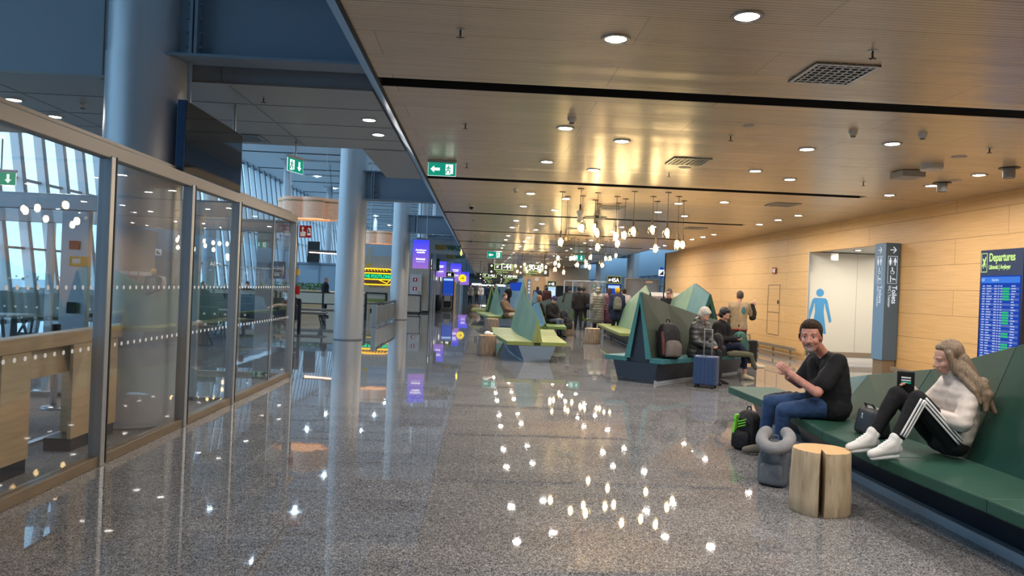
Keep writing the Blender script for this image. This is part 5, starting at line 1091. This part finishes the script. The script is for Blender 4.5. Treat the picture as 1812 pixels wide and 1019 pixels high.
    for A in 'LR':
        a, q = g['an'+A], g['toe'+A]; d = (q-a); d.z = 0; d = d.normalized() if d.length > .01 else V(1, 0, 0); dz = (q-a).normalized(); b = a
        blob('shoe', [('c', a, a-V(0, 0, .02), .046*s, .05*s), ('c', a-V(0, 0, .035*s)-d*.03, a.lerp(q, .5)-V(0, 0, .01), .042*s, .042*s), ('c', a.lerp(q, .5)-V(0, 0, .01), q, .042*s, .033*s)]+([('c', a+V(.01, 0, .045), a-V(0, 0, .03), .045, .047), ('c', a+V(0, 0, .01), a.lerp(q, .55), .045, .036)] if o.get('hightop') else []), o.get('shoes', M['black']), t, min(vx, .014), 1)
    hk = o.get('hair', 'short'); hm = o.get('hairm'); f, u, r = basis(J['look'], J.get('up', (0, 0, 1))); k = o.get('hs', 1.)
    if hk == 'short': blob('hair', [('e', P_(-.028, 0, .045), V(.096, .086, .094)*k, B), ('e', P_(-.052, 0, -.0), V(.062, .078, .075)*k, B), ('e', P_(.03, 0, .088), V(.055, .062, .038)*k, B)], hm, t, min(vx, .012), 1, .012 if o.get('face') else 0)
    if hk == 'crop': blob('hair', [('e', P_(-.022, 0, .042), V(.096, .080, .090)*k, B), ('e', P_(-.04, 0, .01), V(.070, .077, .07)*k, B)], hm, t, .012, 1)
    if hk == 'bob': blob('hair', [('e', P_(-.03, 0, .045), V(.105, .098, .10)*k, B), ('e', P_(-.04, 0, -.02), V(.085, .098, .085)*k, B), ('e', P_(.035, 0, .085), V(.05, .07, .04)*k, B)], hm, t, .012, 1, .01)
    if hk == 'long': blob('hair', [('e', P_(-.03, 0, .045), V(.10, .09, .098)*k, B), ('c', P_(-.06, 0, .0), P_(-.10, 0, -.25), .08*k, .06*k)], hm, t, .014, 1)
    if hk in ('beanie', 'cap', 'hoodup'):
        sh = [('e', P_(-.02, 0, .055), V(.105, .092, .092)*k, B), ('e', P_(-.045, 0, .02), V(.075, .086, .07)*k, B)]
        if hk == 'cap': sh.append(('e', P_(.09, 0, .06), V(.06, .07, .01)*k, B))
        if hk == 'hoodup': sh += [('e', P_(-.05, 0, -.03), V(.09, .10, .11)*k, B)]
        blob('hat' if hk != 'hoodup' else 'hood', sh, hm, t, .012, 1)
        if o.get('hairm2'): blob('hair', [('e', P_(-.05, 0, -.03), V(.055, .078, .06)*k, B)], o['hairm2'], t, .012, 1)
    return t, P_, B
def STAND(lean=0, stride=.0, arm=0., look=(1, 0, 0), lx=0):
    st = stride
    return dict(head=(.03, 0, 1.62), neck=(0, 0, 1.46), look=Vector(look), shL=(0, .17, 1.42), shR=(0, -.17, 1.42), elL=(-.04-st*.25, .23, 1.14), elR=(-.04+st*.25, -.23, 1.14), wrL=(.06-st*.3+arm*.18, .22, .92+arm*.2), wrR=(.06+st*.4+arm*.18, -.22, .92+arm*.2),
                hipL=(0, .085, .92), hipR=(0, -.085, .92), knL=(.03+st*.25, .09, .50), knR=(.03-st*.1, -.09, .50), anL=(st*.35, .10, .085), anR=(-st*.35, -.10, .085+abs(st)*.1), toeL=(st*.35+.17, .12, .035), toeR=(-st*.35+.16, -.12, .035+abs(st)*.03))
def SIT(h=.45, legx=.42, lean=0., look=(1, 0, -.3), hands=(.30, .12), cross=0):
    b = h+.1; x0 = -lean
    return dict(head=(x0*1.0+.06, 0, b+.70), neck=(x0*.95+.0, 0, b+.53), look=Vector(look), shL=(x0*.9, .17, b+.47), shR=(x0*.9, -.17, b+.47), elL=(x0*.5+.08, .22, b+.22), elR=(x0*.5+.08, -.22, b+.22), wrL=(hands[0], .06, b+hands[1]), wrR=(hands[0], -.06, b+hands[1]), hnL=(0, -.5, .8), hnR=(0, .5, .8),
                hipL=(0, .09, b), hipR=(0, -.09, b), knL=(legx, .1, b+.02), knR=(legx, -.1, b+.02+cross*.1), anL=(legx+.04, .1, .09), anR=(legx+.04+cross*.25, -.1+cross*.15, .09+cross*.22), toeL=(legx+.2, .12, .035), toeR=(legx+.2+cross*.22, -.1+cross*.2, .035+cross*.25))
C_blk = cl('black_cotton', (.010, .010, .012)); C_jean = cl('blue_denim', (.028, .062, .15), bs=40); C_dk = cl('charcoal_cloth', (.018, .019, .023)); C_navy = cl('navy_cloth', (.014, .02, .045)); C_tan = cl('tan_sweater', (.36, .27, .17)); C_greyp = puffer_mat('grey_green_puffer', (.12, .125, .11), 3.2); C_blkp = puffer_mat('dark_grey_puffer', (.035, .038, .040)); C_purp = puffer_mat('plum_puffer', (.10, .03, .07)); C_whitep = puffer_mat('cream_puffer', (.50, .44, .40), 4.5, .45, 'Z', .22); C_olive = cl('olive_cloth', (.09, .09, .06)); C_grey = cl('grey_cloth', (.16, .16, .17)); C_light = cl('pale_jacket_cloth', (.5, .48, .47)); C_brown = cl('brown_cloth', (.12, .075, .05))
H_br = mat('brown_hair', (.038, .024, .016), .75, spec=.15, bump=.9, bscale=70, var=.4, vscale=50); H_blk = mat('black_hair', (.008, .007, .007), .45, bump=.7, bscale=60); H_gr = mat('white_grey_hair', (.52, .50, .46), .6, bump=.9, bscale=60, var=.2, vscale=30); H_bl = wood_mat('light_brown_hair', (.075, .048, .030), (.24, .165, .10), (1, 1, .08), ns=110., rough=.55, bump=.35); H_sh = mat('short_brown_hair', (.07, .05, .04), .7); H_beard = mat('grey_brown_beard', (.20, .14, .11), .8, bump=.9, bscale=120, var=.45, vscale=20); H_beard2 = mat('grey_chin_beard', (.27, .235, .205), .8, bump=.9, bscale=120)
# the seated man looking at the camera
L0 = (3.44, 7.0, 0)
M0 = (3.5, 7.0, 0)
def rel(p, l=M0): return (p[0]-l[0], p[1]-l[1], p[2])
J = dict(head=rel((3.26, 6.88, 1.245)), neck=rel((3.43, 6.98, 1.085)), look=V(-.52, -.83, -.04), up=(-.05, 0, 1), shL=rel((3.50, 6.80, 1.02)), shR=rel((3.46, 7.18, 1.01)), elL=rel((3.25, 6.68, .73)), elR=rel((3.34, 7.25, .74)), wrL=rel((3.07, 6.90, .885)), wrR=rel((3.12, 7.04, .83)),
         waist=rel((3.52, 7.0, .74)), hipL=rel((3.52, 6.90, .57)), hipR=rel((3.52, 7.14, .57)), knL=rel((3.02, 6.88, .53)), knR=rel((3.0, 7.16, .56)), anL=rel((3.06, 7.02, .10)), anR=rel((2.99, 7.27, .10)), toeL=rel((2.90, 7.06, .045)), toeR=rel((2.82, 7.3, .045)),
         hdL=(-.62, .25, .55), hnL=(.2, .9, .2), hdR=(-.4, -.5, .55), hnR=(.2, -.6, .5))
mt_, P_, B = person('man in a black T-shirt and jeans, seated and looking at the viewer', J, dict(skin=M['skinr'], top=C_blk, topname='tshirt', sleeve=.72, legs=C_jean, shoes=mat('grey_shoe', (.12, .11, .09), .7), hair='short', hairm=H_br, face=True, brow=H_br, fat=1.34, belly=True, te=.022, hs=1.25, s=1.05, vox=.011, bvox=.0065, bsm=2, curl=.75, folds=.012, lfolds=.011, tsm=3), L0)
k = 1.25
blob('goatee', [('e', P_(.086, 0, -.094), V(.022, .026, .022)*k, B), ('e', P_(.088, .024, -.074), V(.010, .008, .022)*k, B), ('e', P_(.088, -.024, -.074), V(.010, .008, .022)*k, B)], H_beard2, mt_, .006, 1, .004)
blob('moustache', [('c', P_(.102, .004, -.048), P_(.092, .030, -.060), .0075*k, .006*k), ('c', P_(.102, -.004, -.048), P_(.092, -.030, -.060), .0075*k, .006*k)], H_beard, mt_, .005, 1)
blob('side_hair', [('e', P_(-.06, 0, -.045), V(.05, .074, .05)*k, B), ('c', P_(.005, .080, .015), P_(.0, .078, -.02), .010*k, .008*k), ('c', P_(.005, -.080, .015), P_(.0, -.078, -.02), .010*k, .008*k)], H_br, mt_, .009, 1, .01)
f = MB(); pts = [rel((3.20, 6.80, .84)), rel((3.24, 6.78, .92)), rel((3.31, 6.74, 1.0))]
ml = mat('grey_shirt_print', (.09, .10, .10), .7); pts = [V(p) for p in pts]; pts = [pts[0], pts[0].lerp(pts[1], .5), pts[1], pts[1].lerp(pts[2], .5), pts[2]]; f.path(pts, .009, 6); o = f.build('shirt_print', ml, mt_, True); q_ = o.modifiers.new('w', 'SHRINKWRAP'); q_.target = [c for c in mt_.children if c.name.startswith('tshirt')][0]; q_.offset = .004
# the young woman with her feet on the seat
L1 = (3.55, 5.38, 0)
def rl(x, y, z): return (x-L1[0], y-L1[1], z)
J = dict(head=rl(3.585, 5.40, 1.195), neck=rl(3.68, 5.42, 1.04), look=V(-.93, .12, -.30), up=(-.28, 0, 1), shL=rl(3.70, 5.27, .985), shR=rl(3.70, 5.55, .985), elL=rl(3.56, 5.17, .735), elR=rl(3.55, 5.62, .78), wrL=rl(3.36, 5.30, .80), wrR=rl(3.37, 5.52, .93),
         waist=rl(3.66, 5.40, .74), hipL=rl(3.60, 5.30, .565), hipR=rl(3.60, 5.48, .565), knL=rl(3.27, 5.25, .90), knR=rl(3.24, 5.47, .90), anL=rl(3.09, 5.23, .56), anR=rl(3.04, 5.45, .56), toeL=rl(2.90, 5.19, .492), toeR=rl(2.85, 5.41, .492),
         hdL=(-.6, .6, .2), hnL=(-.3, 0, 1), hdR=(-.7, -.1, .5), hnR=(-.3, -.8, .2))
wt, P_, B = person('young woman in a cream jacket with feet up on the green bench, reading a phone', J, dict(top=C_whitep, legs=C_blk, shoes=mat('white_canvas', (.62, .61, .59), .8), hair='none', short=True, hightop=True, face=True, brow=H_bl, fat=.98, te=.032, s=.93, hs=.98, vox=.010, bvox=.0065, collar=True, folds=.007, lfolds=.008, leglen=.82, sleeve=2., curl=.8, tsm=3), L1)
blob('hair', [('e', P_(-.035, 0, .045), V(.098, .090, .10), B), ('e', P_(-.055, 0, -.03), V(.07, .092, .09), B), ('e', P_(.015, .0, .098), V(.05, .06, .03), B), ('c', P_(.020, -.078, .055), P_(.008, -.090, -.10), .022, .030), ('c', P_(.015, .075, .06), P_(.005, .088, -.10), .022, .026),
              ('c', P_(-.07, -.03, -.03), rl(3.79, 5.34, .98), .07, .055), ('c', rl(3.79, 5.34, .98), rl(3.80, 5.24, .86), .055, .028), ('c', P_(-.03, -.088, -.08), rl(3.75, 5.20, .95), .045, .054), ('c', rl(3.75, 5.20, .95), rl(3.73, 5.165, .84), .042, .018), ('c', P_(.0, -.095, -.09), rl(3.66, 5.20, .98), .026, .026), ('c', rl(3.66, 5.20, .98), rl(3.69, 5.165, .89), .024, .012), ('c', rl(3.78, 5.26, .95), rl(3.83, 5.20, .82), .04, .015), ('c', P_(-.06, .05, -.05), rl(3.78, 5.5, .93), .06, .04),
              ('c', rl(3.75, 5.24, 1.03), rl(3.74, 5.19, .92), .05, .04), ('c', P_(-.04, -.07, -.06), rl(3.73, 5.21, 1.0), .05, .045)], H_bl, wt, .007, 4, 0)
ws = mat('white_stripe_fabric', (.7, .7, .7), .7)
for off in (-.022, 0, .022):      # three stripes down the outer side of the near leg
    a, b, c = V(*J['hipL']), V(*J['knL']), V(*J['anL']); sd = MB()
    def strip(p, q, r1, r2, side):
        d = (q-p).normalized(); n = V(0, -1, 0); w = d.cross(n).normalized(); N_ = 10; prev = None
        for i in range(N_+1):
            tt = i/N_; r = r1+(r2-r1)*tt; cc = p.lerp(q, tt); dx = off
            L_, R_ = [], []
            pts_ = []
            for e_ in (-.0065, .0065):
                u = (dx+e_); aa = math.asin(max(-1, min(1, u/r))); pts_.append(cc+n*(math.cos(aa)*r)+w*(math.sin(aa)*r))
            if prev: sd.face([prev[0], prev[1], pts_[1], pts_[0]])
            prev = pts_
        bmesh.ops.remove_doubles(sd.bm, verts=sd.bm.verts, dist=.0005)
    for q_ in range(2):
        sd = MB(); strip(*((a.lerp(b, .1), b, .114, .076, 1) if q_ == 0 else (b, b.lerp(c, .8), .078, .062, 1)))
        o = sd.build('leg_stripe', ws, wt, True, recalc=False); m_ = o.modifiers.new('t', 'SOLIDIFY'); m_.thickness = .006; m_.offset = 0
for A, yy in (('L', -.04), ('R', -.04)):       # laces and rubber soles
    a = V(*J['an'+A]); q = V(*J['toe'+A]); s_ = MB(); d = (q-a); d.z = 0; d.normalize()
    for i in range(5):
        c = a.lerp(q, .18+i*.11)+V(0, 0, .052-i*.005); s_.path([c+V(0, -.02, 0), c+V(0, .02, .002)], .0035, 5)
    s_.build('laces', M['white'], wt, True)
    s_ = MB(); s_.cap(a-V(0, 0, .085)-d*.03, q-V(0, 0, .028)-d*.01, .020, .018, 10, 2); w_ = s_.build('rubber_sole', M['white'], wt, True); w_.scale = (1, 1, 1)
    s_ = MB(); s_.cap(a+V(0, 0, .0), a.lerp(V(*J['kn'+A]), .14), .045, .046, 12, 2); s_.build('sock', M['white'], wt, True)
ph = tag(MB().box(-.008, .008, -.06, .06, -.085, .085).build('phone_case', M['black'], loc=(3.30, 5.46, 1.0), bevel=.006), 'black phone held upright by the young woman', 'phone')
ph.rotation_euler = (0, -.3, 1.0); MB().box(-.012, -.008, -.035, .03, .01, .02).box(-.012, -.008, -.035, .03, .032, .042).build('card_print', M['white'], ph); MB().box(-.012, -.008, -.035, .03, -.01, .002).build('green_print', M['exitg'], ph)
# bags near the two
def backpack(lab, loc, rz, m, s=1., tilt=0, cat='backpack', strap=True, pm=None):
    t = thing('backpack', lab, cat, loc, rz); t.rotation_euler = (0, tilt, rz)
    def loft(name, secs, mm, n=28, pw=.55):
        k = MB(); rings = []
        for z, cx, hx, hy in secs:
            rings.append([k.bm.verts.new((cx*s+math.copysign(abs(math.cos(2*PI*j/n))**pw, math.cos(2*PI*j/n))*hx*s, math.copysign(abs(math.sin(2*PI*j/n))**pw, math.sin(2*PI*j/n))*hy*s, z*s)) for j in range(n)])
        for i in range(len(rings)-1):
            for j in range(n): k.bm.faces.new([rings[i][j], rings[i][(j+1) % n], rings[i+1][(j+1) % n], rings[i+1][j]])
        k.bm.faces.new(rings[0][::-1]); k.bm.faces.new(rings[-1]); o = k.build(name, mm, t, True)
        q = o.modifiers.new('s', 'SUBSURF'); q.levels = 1; q.render_levels = 2
        tx = D.textures.get('bagfolds') or D.textures.new('bagfolds', 'CLOUDS'); tx.noise_scale = .12
        q = o.modifiers.new('d', 'DISPLACE'); q.texture = tx; q.strength = .018; q.mid_level = .5; q.texture_coords = 'LOCAL'; return o
    loft('main_bag', [(.0, 0, .07, .10), (.005, 0, .10, .135), (.03, 0, .115, .15), (.15, 0, .115, .155), (.28, -.01, .105, .15), (.38, -.02, .09, .135), (.44, -.03, .065, .10), (.47, -.035, .03, .05)], m)
    loft('front_pocket', [(.02, .09, .04, .10), (.03, .10, .06, .12), (.12, .10, .065, .125), (.2, .095, .055, .115), (.245, .085, .03, .09)], pm or m)
    MB().path([V(.115, -.11, .33)*s, V(.10, -.05, .385)*s, V(.10, .05, .385)*s, V(.115, .11, .33)*s], .004*s, 5).build('zip', M['blackmetal'], t, True)
    if strap:
        for y in (-.07, .07): MB().path([V(-.1, y, .42)*s, V(-.17, y, .34)*s, V(-.18, y, .2)*s, V(-.12, y*1.3, .06)*s], .016*s, 6).build('shoulder_strap', pm or m, t, True)
    MB().path([V(-.04, -.03, .47)*s, V(-.05, -.02, .505)*s, V(-.05, .02, .505)*s, V(-.04, .03, .47)*s], .008*s, 6).build('grab_handle', m, t, True)
    return t
C_greybag = cl('grey_bag_fabric', (.12, .14, .165), bs=120, bump=.2); C_blkbag = cl('black_bag_nylon', (.012, .012, .015), .6)
g_ = backpack('grey backpack with a grey neck pillow, beside the cracked log stool', (2.58, 6.15, 0), -2.2, C_greybag, .82)
np_ = blob('neck_pillow', [('c', V(.14*math.cos(a/5), .11*math.sin(a/5), 0), V(.14*math.cos((a+1)/5), .11*math.sin((a+1)/5), 0), .055, .055) for a in range(-11, 12)], cl('light_grey_plush', (.22, .22, .23)), None, .012, 3, .006)
np_.location = (2.56, 6.08, .405); np_.rotation_euler = (0, .45, -2.1); tag(np_, 'light grey horseshoe neck pillow resting on the grey backpack', 'neck pillow')
bp2 = backpack('black backpack with lime green stripes leaning by the man\'s feet', (2.86, 7.55, 0), -2.5, C_blkbag, .88, 0)
gg = mat('lime_bag_panel', (.16, .55, .03), .6)
MB().hexa([(.08, -.105, .10), (.09, -.06, .10), (.05, -.055, .36), (.03, -.095, .36)], [(.108, -.115, .10), (.137, -.07, .10), (.098, -.062, .36), (.082, -.098, .36)]).build('green_panel', gg, bp2)
f = MB()
for i in range(3): f.path([V(.112-.004*i, -.03, .24+i*.028), V(.108-.004*i, .05, .27+i*.028)], .007, 6)
f.build('green_stripes', gg, bp2)
t = thing('handbag', 'black leather handbag between the man and the young woman', 'handbag', (3.42, 6.12, .45)); bb = MB().hexa([(-.10, -.17, .0), (.10, -.17, .0), (.10, .17, .0), (-.10, .17, .0)], [(-.06, -.15, .25), (.06, -.15, .25), (.06, .15, .25), (-.06, .15, .25)]).build('bag_body', mat('black_leather', (.014, .013, .014), .4, bump=.2), t, True, bevel=.05); bb.modifiers['bevel'].segments = 6
MB().path([V(-.02, -.07, .24), V(-.04, -.06, .275), V(-.04, .06, .275), V(-.02, .07, .24)], .009, 6).build('handle', M['black'], t, True); MB().path([V(-.12, -.05, .20), V(-.125, -.06, .16), V(-.12, -.03, .16), V(-.12, -.05, .20)], .004, 6).build('ring_clasp', M['alu'], t, True)
t = thing('folded_jacket', 'crumpled dark jacket beside the man on the bare seat end', 'jacket', (3.45, 7.75, .45)); rnd = random.Random(3); blob('cloth', [('c', (rnd.uniform(-.25, .1), rnd.uniform(-.2, .2), .04), (rnd.uniform(-.2, .2), rnd.uniform(-.2, .2), rnd.uniform(.05, .1)), .045, .05) for _ in range(10)], cl('dark_patterned_cloth', (.02, .02, .025)), t, .012, 2, .03)
# group at the tent bench
P0 = thing  # (keeps the helper names short below)
rz = math.radians(-60)
def at_bench(x, y): return (x, y, 0)
person('grey haired person in a dark puffer jacket looking down at their hands', SIT(.45, .40, -.08, (1, 0, -.75), (.34, .12)), dict(top=C_blkp, legs=C_dk, hair='bob', hairm=H_gr, te=.05, vox=.016, hood=True, fat=1.0, s=.95, face=True, curl=.9), (4.06, 13.35, 0), math.radians(-52))
person('dark haired person in a black coat and pink scarf holding a phone, boots crossed', SIT(.45, .46, -.02, (1, -.1, -.45), (.36, .22), cross=1), dict(top=C_blk, legs=C_navy, hair='bob', hairm=H_blk, te=.04, vox=.016, s=.95, shoes=mat('cream_boot_leather', (.52, .46, .32), .5), leglen=.7, face=True), (4.78, 14.2, 0), math.radians(-48))
person('man with cropped hair in a tan sweater standing with his back turned', dict(STAND(look=(1, .2, 0)), elR=(.12, -.26, 1.2), wrR=(.16, -.30, 1.42), elL=(.05, .25, 1.13), wrL=(.22, .2, 1.0)), dict(top=C_tan, topname='sweater', legs=cl('dark_grey_trousers', (.045, .042, .038)), hair='crop', hairm=H_sh, te=.014, vox=.016, fat=1.0, s=1.0, folds=.015), (5.9, 16.3, 0), math.radians(70))
t = thing('dark_jacket', 'dark jacket held up in the hand of the man in the tan sweater', 'jacket', (6.2, 16.32, 1.33)); blob('cloth', [('c', (0, 0, .08), (.03, .02, -.18), .06, .08), ('c', (.02, 0, .0), (.05, 0, -.12), .07, .06)], cl('dark_jacket_cloth', (.03, .03, .026)), t, .014, 2, .03)
sh_ = [o for o in D.objects if o.get('label', '').startswith('man with cropped hair')][0]
blob('red_hem', [('e', (-.0, 0, .86), (.128, .205, .035))], cl('red_undershirt', (.3, .02, .03)), sh_, .016, 1); MB().ell((-.118, -.09, 1.30), (.012, .04, .085)).build('teal_print', mat('teal_print', (.03, .16, .18), .7), sh_, True)
person('man in black with glasses standing behind the tent bench', STAND(look=(.8, -.3, -.4), arm=.5), dict(top=C_blk, legs=C_blk, hair='crop', hairm=H_sh, vox=.016, face=True, te=.02, s=.98), (4.98, 19.0, 0), math.radians(-110))
gl = thing('spectacles', 'dark glasses worn by the man in black behind the tent bench', 'glasses', (4.95, 18.87, 1.635)); MB().path([V(-.06, 0, 0), V(.06, 0, 0)], .006, 5).tube((-.035, -.003, -.004), (-.035, .003, -.004), .016, n=10).tube((.035, -.003, -.004), (.035, .003, -.004), .016, n=10).build('frame', M['black'], gl)
b_ = backpack('large black and grey hiking backpack on the tent bench', (3.42, 12.92, .46), -1.25, C_blkbag, 1.35, 0, pm=cl('grey_strap_cloth', (.12, .105, .10)))
MB().path([V(.13, -.19, .08), V(.12, -.20, .25), V(.04, -.17, .45)], .03, 6).build('wine_side_panel', cl('wine_red_nylon', (.10, .035, .035)), b_, True)
b_ = backpack('black daypack between the two seated people on the tent bench', (4.5, 13.55, .46), -.6, C_blkbag, .95, .1)
tag(blob('folded_coat', [('c', (-.2, 0, .05), (.2, 0, .05), .06, .05), ('c', (.2, 0, .05), (.3, 0, -.2), .05, .04), ('c', (-.1, .08, .06), (.2, .08, .06), .06, .05)], C_olive, None, .016, 2, .02), 'grey green coat lying over the end of the tent bench seat', 'coat'); D.objects['folded_coat'].location = (4.98, 13.62, .46)
backpack('teal patterned bag on the bench behind the standing man', (5.5, 15.0, .46), .4, cl('teal_bag', (.05, .13, .11)), .9)
def suitcase(lab, loc, rz, m, w=.40, d=.24, h=.56, handle=.45):
    t = thing('suitcase', lab, 'suitcase', loc, rz)
    MB().box(-d/2, d/2, -w/2, w/2, .05, h).build('shell', m, t, bevel=.03)
    r = MB()
    for k in range(5): y = -w/2+.06+k*(w-.12)/4; r.box(d/2-.002, d/2+.006, y-.01, y+.01, .1, h-.05)
    r.build('ribs', m, t)
    MB().path([V(-d/4, -.07, h), V(-d/4, -.07, h+handle), V(-d/4, .07, h+handle), V(-d/4, .07, h)], .012, 8).build('handle', M['aludark'], t, True)
    for x in (-d/2+.04, d/2-.04):
        for y in (-w/2+.05, w/2-.05): MB().tube((x, y-.014, .028), (x, y+.014, .028), .028, n=14).build('wheel', M['black'], t)
    return t
suitcase('navy blue wheeled suitcase with raised handle in front of the tent bench', (3.98, 12.5, 0), math.radians(-125), mat('navy_suitcase_shell', (.02, .045, .12), .35, bump=.1, bscale=200))
suitcase('black wheeled case by the bumper rail behind the crossed boots', (6.35, 16.9, 0), math.radians(-90), M['blackmetal'], .4, .25, .6, .12)
t = thing('baggage_trolley', 'luggage trolley handle beside the tan sweater man', 'luggage cart', (6.9, 20.6, 0)); f = MB(); f.path([V(-.25, 0, .15), V(-.25, 0, 1.05), V(.25, 0, 1.05), V(.25, 0, .15)], .02, 6).path([V(-.25, 0, .15), V(-.2, .8, .12), V(.2, .8, .12), V(.25, 0, .15)], .018, 6); f.build('frame', M['alu'], t, True); MB().path([V(-.2, 0, 1.07), V(.2, 0, 1.07)], .026, 8).build('red_grip', M['red'], t, True)
for x, y in ((-.25, 0), (.25, 0), (0, .78)): MB().tube((x-.02, y, .07), (x+.02, y, .07), .07, n=12).build('wheel', M['black'], t)
# seated in the middle of the hall
person('person in black with a purple beanie seated on the low dark bench', SIT(.45, .42, -.05, (.7, .2, -.7), (.3, .1)), dict(top=C_blk, legs=cl('faded_jeans', (.07, .09, .13)), hair='beanie', hairm=cl('purple_knit', (.04, .025, .09)), hairm2=H_br, te=.05, vox=.02), (2.42, 24.6, 0), math.radians(-50))
person('brown haired person half hidden behind the lime bench back', SIT(.45, .42, 0, (.5, .8, 0)), dict(top=C_blk, legs=C_dk, hair='bob', hairm=mat('auburn_hair', (.22, .09, .04), .6), te=.03, vox=.02), (2.05, 25.9, 0), math.radians(40))
backpack('black backpack standing on the low dark bench', (2.9, 25.0, .45), -1.2, C_blkbag, 1.0)
backpack('second black backpack at the end of the low dark bench', (3.0, 24.3, .3), -1.7, C_blkbag, .8)
person('person with a brown beanie lounging on the two peaked bench', dict(SIT(.45, .5, .22, (.8, -.4, .1), (.25, .15)), anL=(.9, .1, .42), anR=(.9, -.1, .42), toeL=(1.0, .1, .52), toeR=(1.0, -.1, .52)), dict(top=C_brown, legs=cl('beige_trousers', (.42, .34, .24)), hair='beanie', hairm=C_brown, te=.04, vox=.02, shoes=C_brown), (1.12, 28.6, 0), math.radians(-25))
# walking away on the right
person('person in a dark cap and jacket walking away, leftmost of the right hand group', STAND(stride=.4), dict(top=C_dk, legs=C_dk, hair='cap', hairm=C_navy, te=.04, vox=.02), (3.75, 30.5, 0), math.radians(80))
w_, _, _ = person('person in black with a dark shoulder bag walking away', STAND(stride=.5), dict(top=C_dk, legs=C_dk, hair='beanie', hairm=C_dk, te=.045, vox=.02), (4.25, 29.9, 0), math.radians(95))
t = thing('shoulder_bag', 'dark shoulder bag carried by the person walking in black', 'shoulder bag', (4.52, 29.7, .95)); blob('bag', [('c', (-.1, 0, 0), (.1, 0, 0), .12, .12)], C_navy, t, .02, 2); MB().path([V(-.1, 0, .1), V(-.25, 0, .5), V(.05, 0, .1)], .012, 6).build('strap', C_navy, t, True)
person('person in a long grey green puffer coat walking away', STAND(stride=.3), dict(top=C_greyp, legs=C_blk, hair='hoodup', hairm=C_greyp, te=.06, coat=.9, vox=.02), (4.45, 27.4, 0), math.radians(85))
person('person in a black cap and coat just left of the grey green coat', STAND(stride=.3), dict(top=C_blk, legs=C_blk, hair='cap', hairm=C_blk, te=.05, vox=.02, s=1.), (3.95, 29.0, 0), math.radians(85))
person('small person in a plum puffer coat walking away', dict(STAND(stride=.3)), dict(top=C_purp, legs=C_dk, hair='long', hairm=H_br, te=.06, coat=.8, vox=.02, s=.95, hs=.95), (4.92, 27.6, 0), math.radians(85))
person('dark dressed person between the two long coats', STAND(stride=.3), dict(top=C_blk, legs=C_blk, hair='long', hairm=H_blk, te=.05, vox=.02), (4.75, 29.0, 0), math.radians(85))
person('person in a yellow beanie and dark coat with a grey backpack', STAND(stride=.2), dict(top=C_navy, legs=C_blk, hair='beanie', hairm=cl('yellow_knit', (.6, .36, .02)), te=.055, vox=.02, coat=.35), (4.68, 24.7, 0), math.radians(90))
backpack('grey backpack worn by the person in the yellow beanie', (4.66, 24.5, 1.0), math.radians(-90), cl('grey_green_pack', (.12, .115, .09)), .95)
person('person in a pale jacket just right of the yellow beanie', STAND(stride=.2), dict(top=C_light, legs=C_dk, hair='short', hairm=H_br, te=.04, vox=.02), (5.25, 26.4, 0), math.radians(90))
person('far person in a dark coat standing by the gate 45 totem, left one', STAND(), dict(top=C_navy, legs=C_dk, hair='bob', hairm=H_blk, te=.06, vox=.025, coat=.6), (3.6, 46, 0), math.radians(90))
person('far man in a brown black coat right of the other one near gate 45', STAND(stride=.3), dict(top=cl('dark_brown_coat', (.06, .025, .02)), legs=C_dk, hair='short', hairm=H_blk, te=.07, vox=.025, coat=.5), (4.15, 45.5, 0), math.radians(90))
# walking towards the viewer, far left of the hall
CR = [(-.85, 60, C_grey, C_blk, 'short', H_br, 'person in a grey top and black trousers walking this way'), (0.0, 66, C_light, cl('light_jeans', (.12, .17, .27)), 'short', H_br, 'person in a pale jacket and light jeans walking this way'), (.62, 62, C_navy, C_navy, 'cap', C_navy, 'person in dark blue walking, right of the pale jacket'), (-.35, 68, C_olive, C_dk, 'bob', H_br, 'distant person in olive behind the pale jacket'), (1.2, 64, C_blk, C_blk, 'hoodup', C_blk, 'distant person in black near the dark peaked bench'), (1.55, 70, C_dk, C_dk, 'beanie', C_brown, 'distant person in charcoal under the gate boards'), (2.2, 58, C_blk, C_dk, 'short', H_blk, 'distant person in black under the right gate board'), (-.2, 84, C_grey, C_dk, 'short', H_blk, 'farthest person in grey'), (.9, 88, cl('red_jacket', (.3, .02, .02)), C_dk, 'short', H_blk, 'farthest person in red'), (1.9, 86, C_light, C_dk, 'bob', H_br, 'farthest person in a pale top')]
for x, y, tc_, lc_, hk, hm, lab in CR: person(lab, STAND(stride=.4), dict(top=tc_, legs=lc_, hair=hk, hairm=hm, te=.045, vox=.03, bvox=.03), (x, y, 0), math.radians(-90))
# lounge
person('man in a dark jacket standing at the food counter', STAND(look=(.9, -.2, -.3), arm=.6), dict(top=C_blk, legs=C_dk, hair='crop', hairm=mat('grey_crop_hair', (.2, .18, .17), .8), te=.05, vox=.02), (-6.85, 32.3, 0), math.radians(20))
person('person in black seated by the window, seen through the glass', SIT(.45, .42), dict(top=C_blk, legs=C_dk, hair='short', hairm=H_blk, vox=.025), (-10.3, 27.4, 0), math.radians(-60))
person('person seated behind the cream partition, seen through the last pane', SIT(.5, .42), dict(top=C_dk, legs=C_dk, hair='short', hairm=H_blk, vox=.025), (-10.2, 32.2, 0), math.radians(-60))
person('second person seated behind the cream partition, further right', SIT(.5, .42), dict(top=C_brown, legs=C_dk, hair='bob', hairm=H_br, vox=.025), (-9.3, 32.4, 0), math.radians(-100))
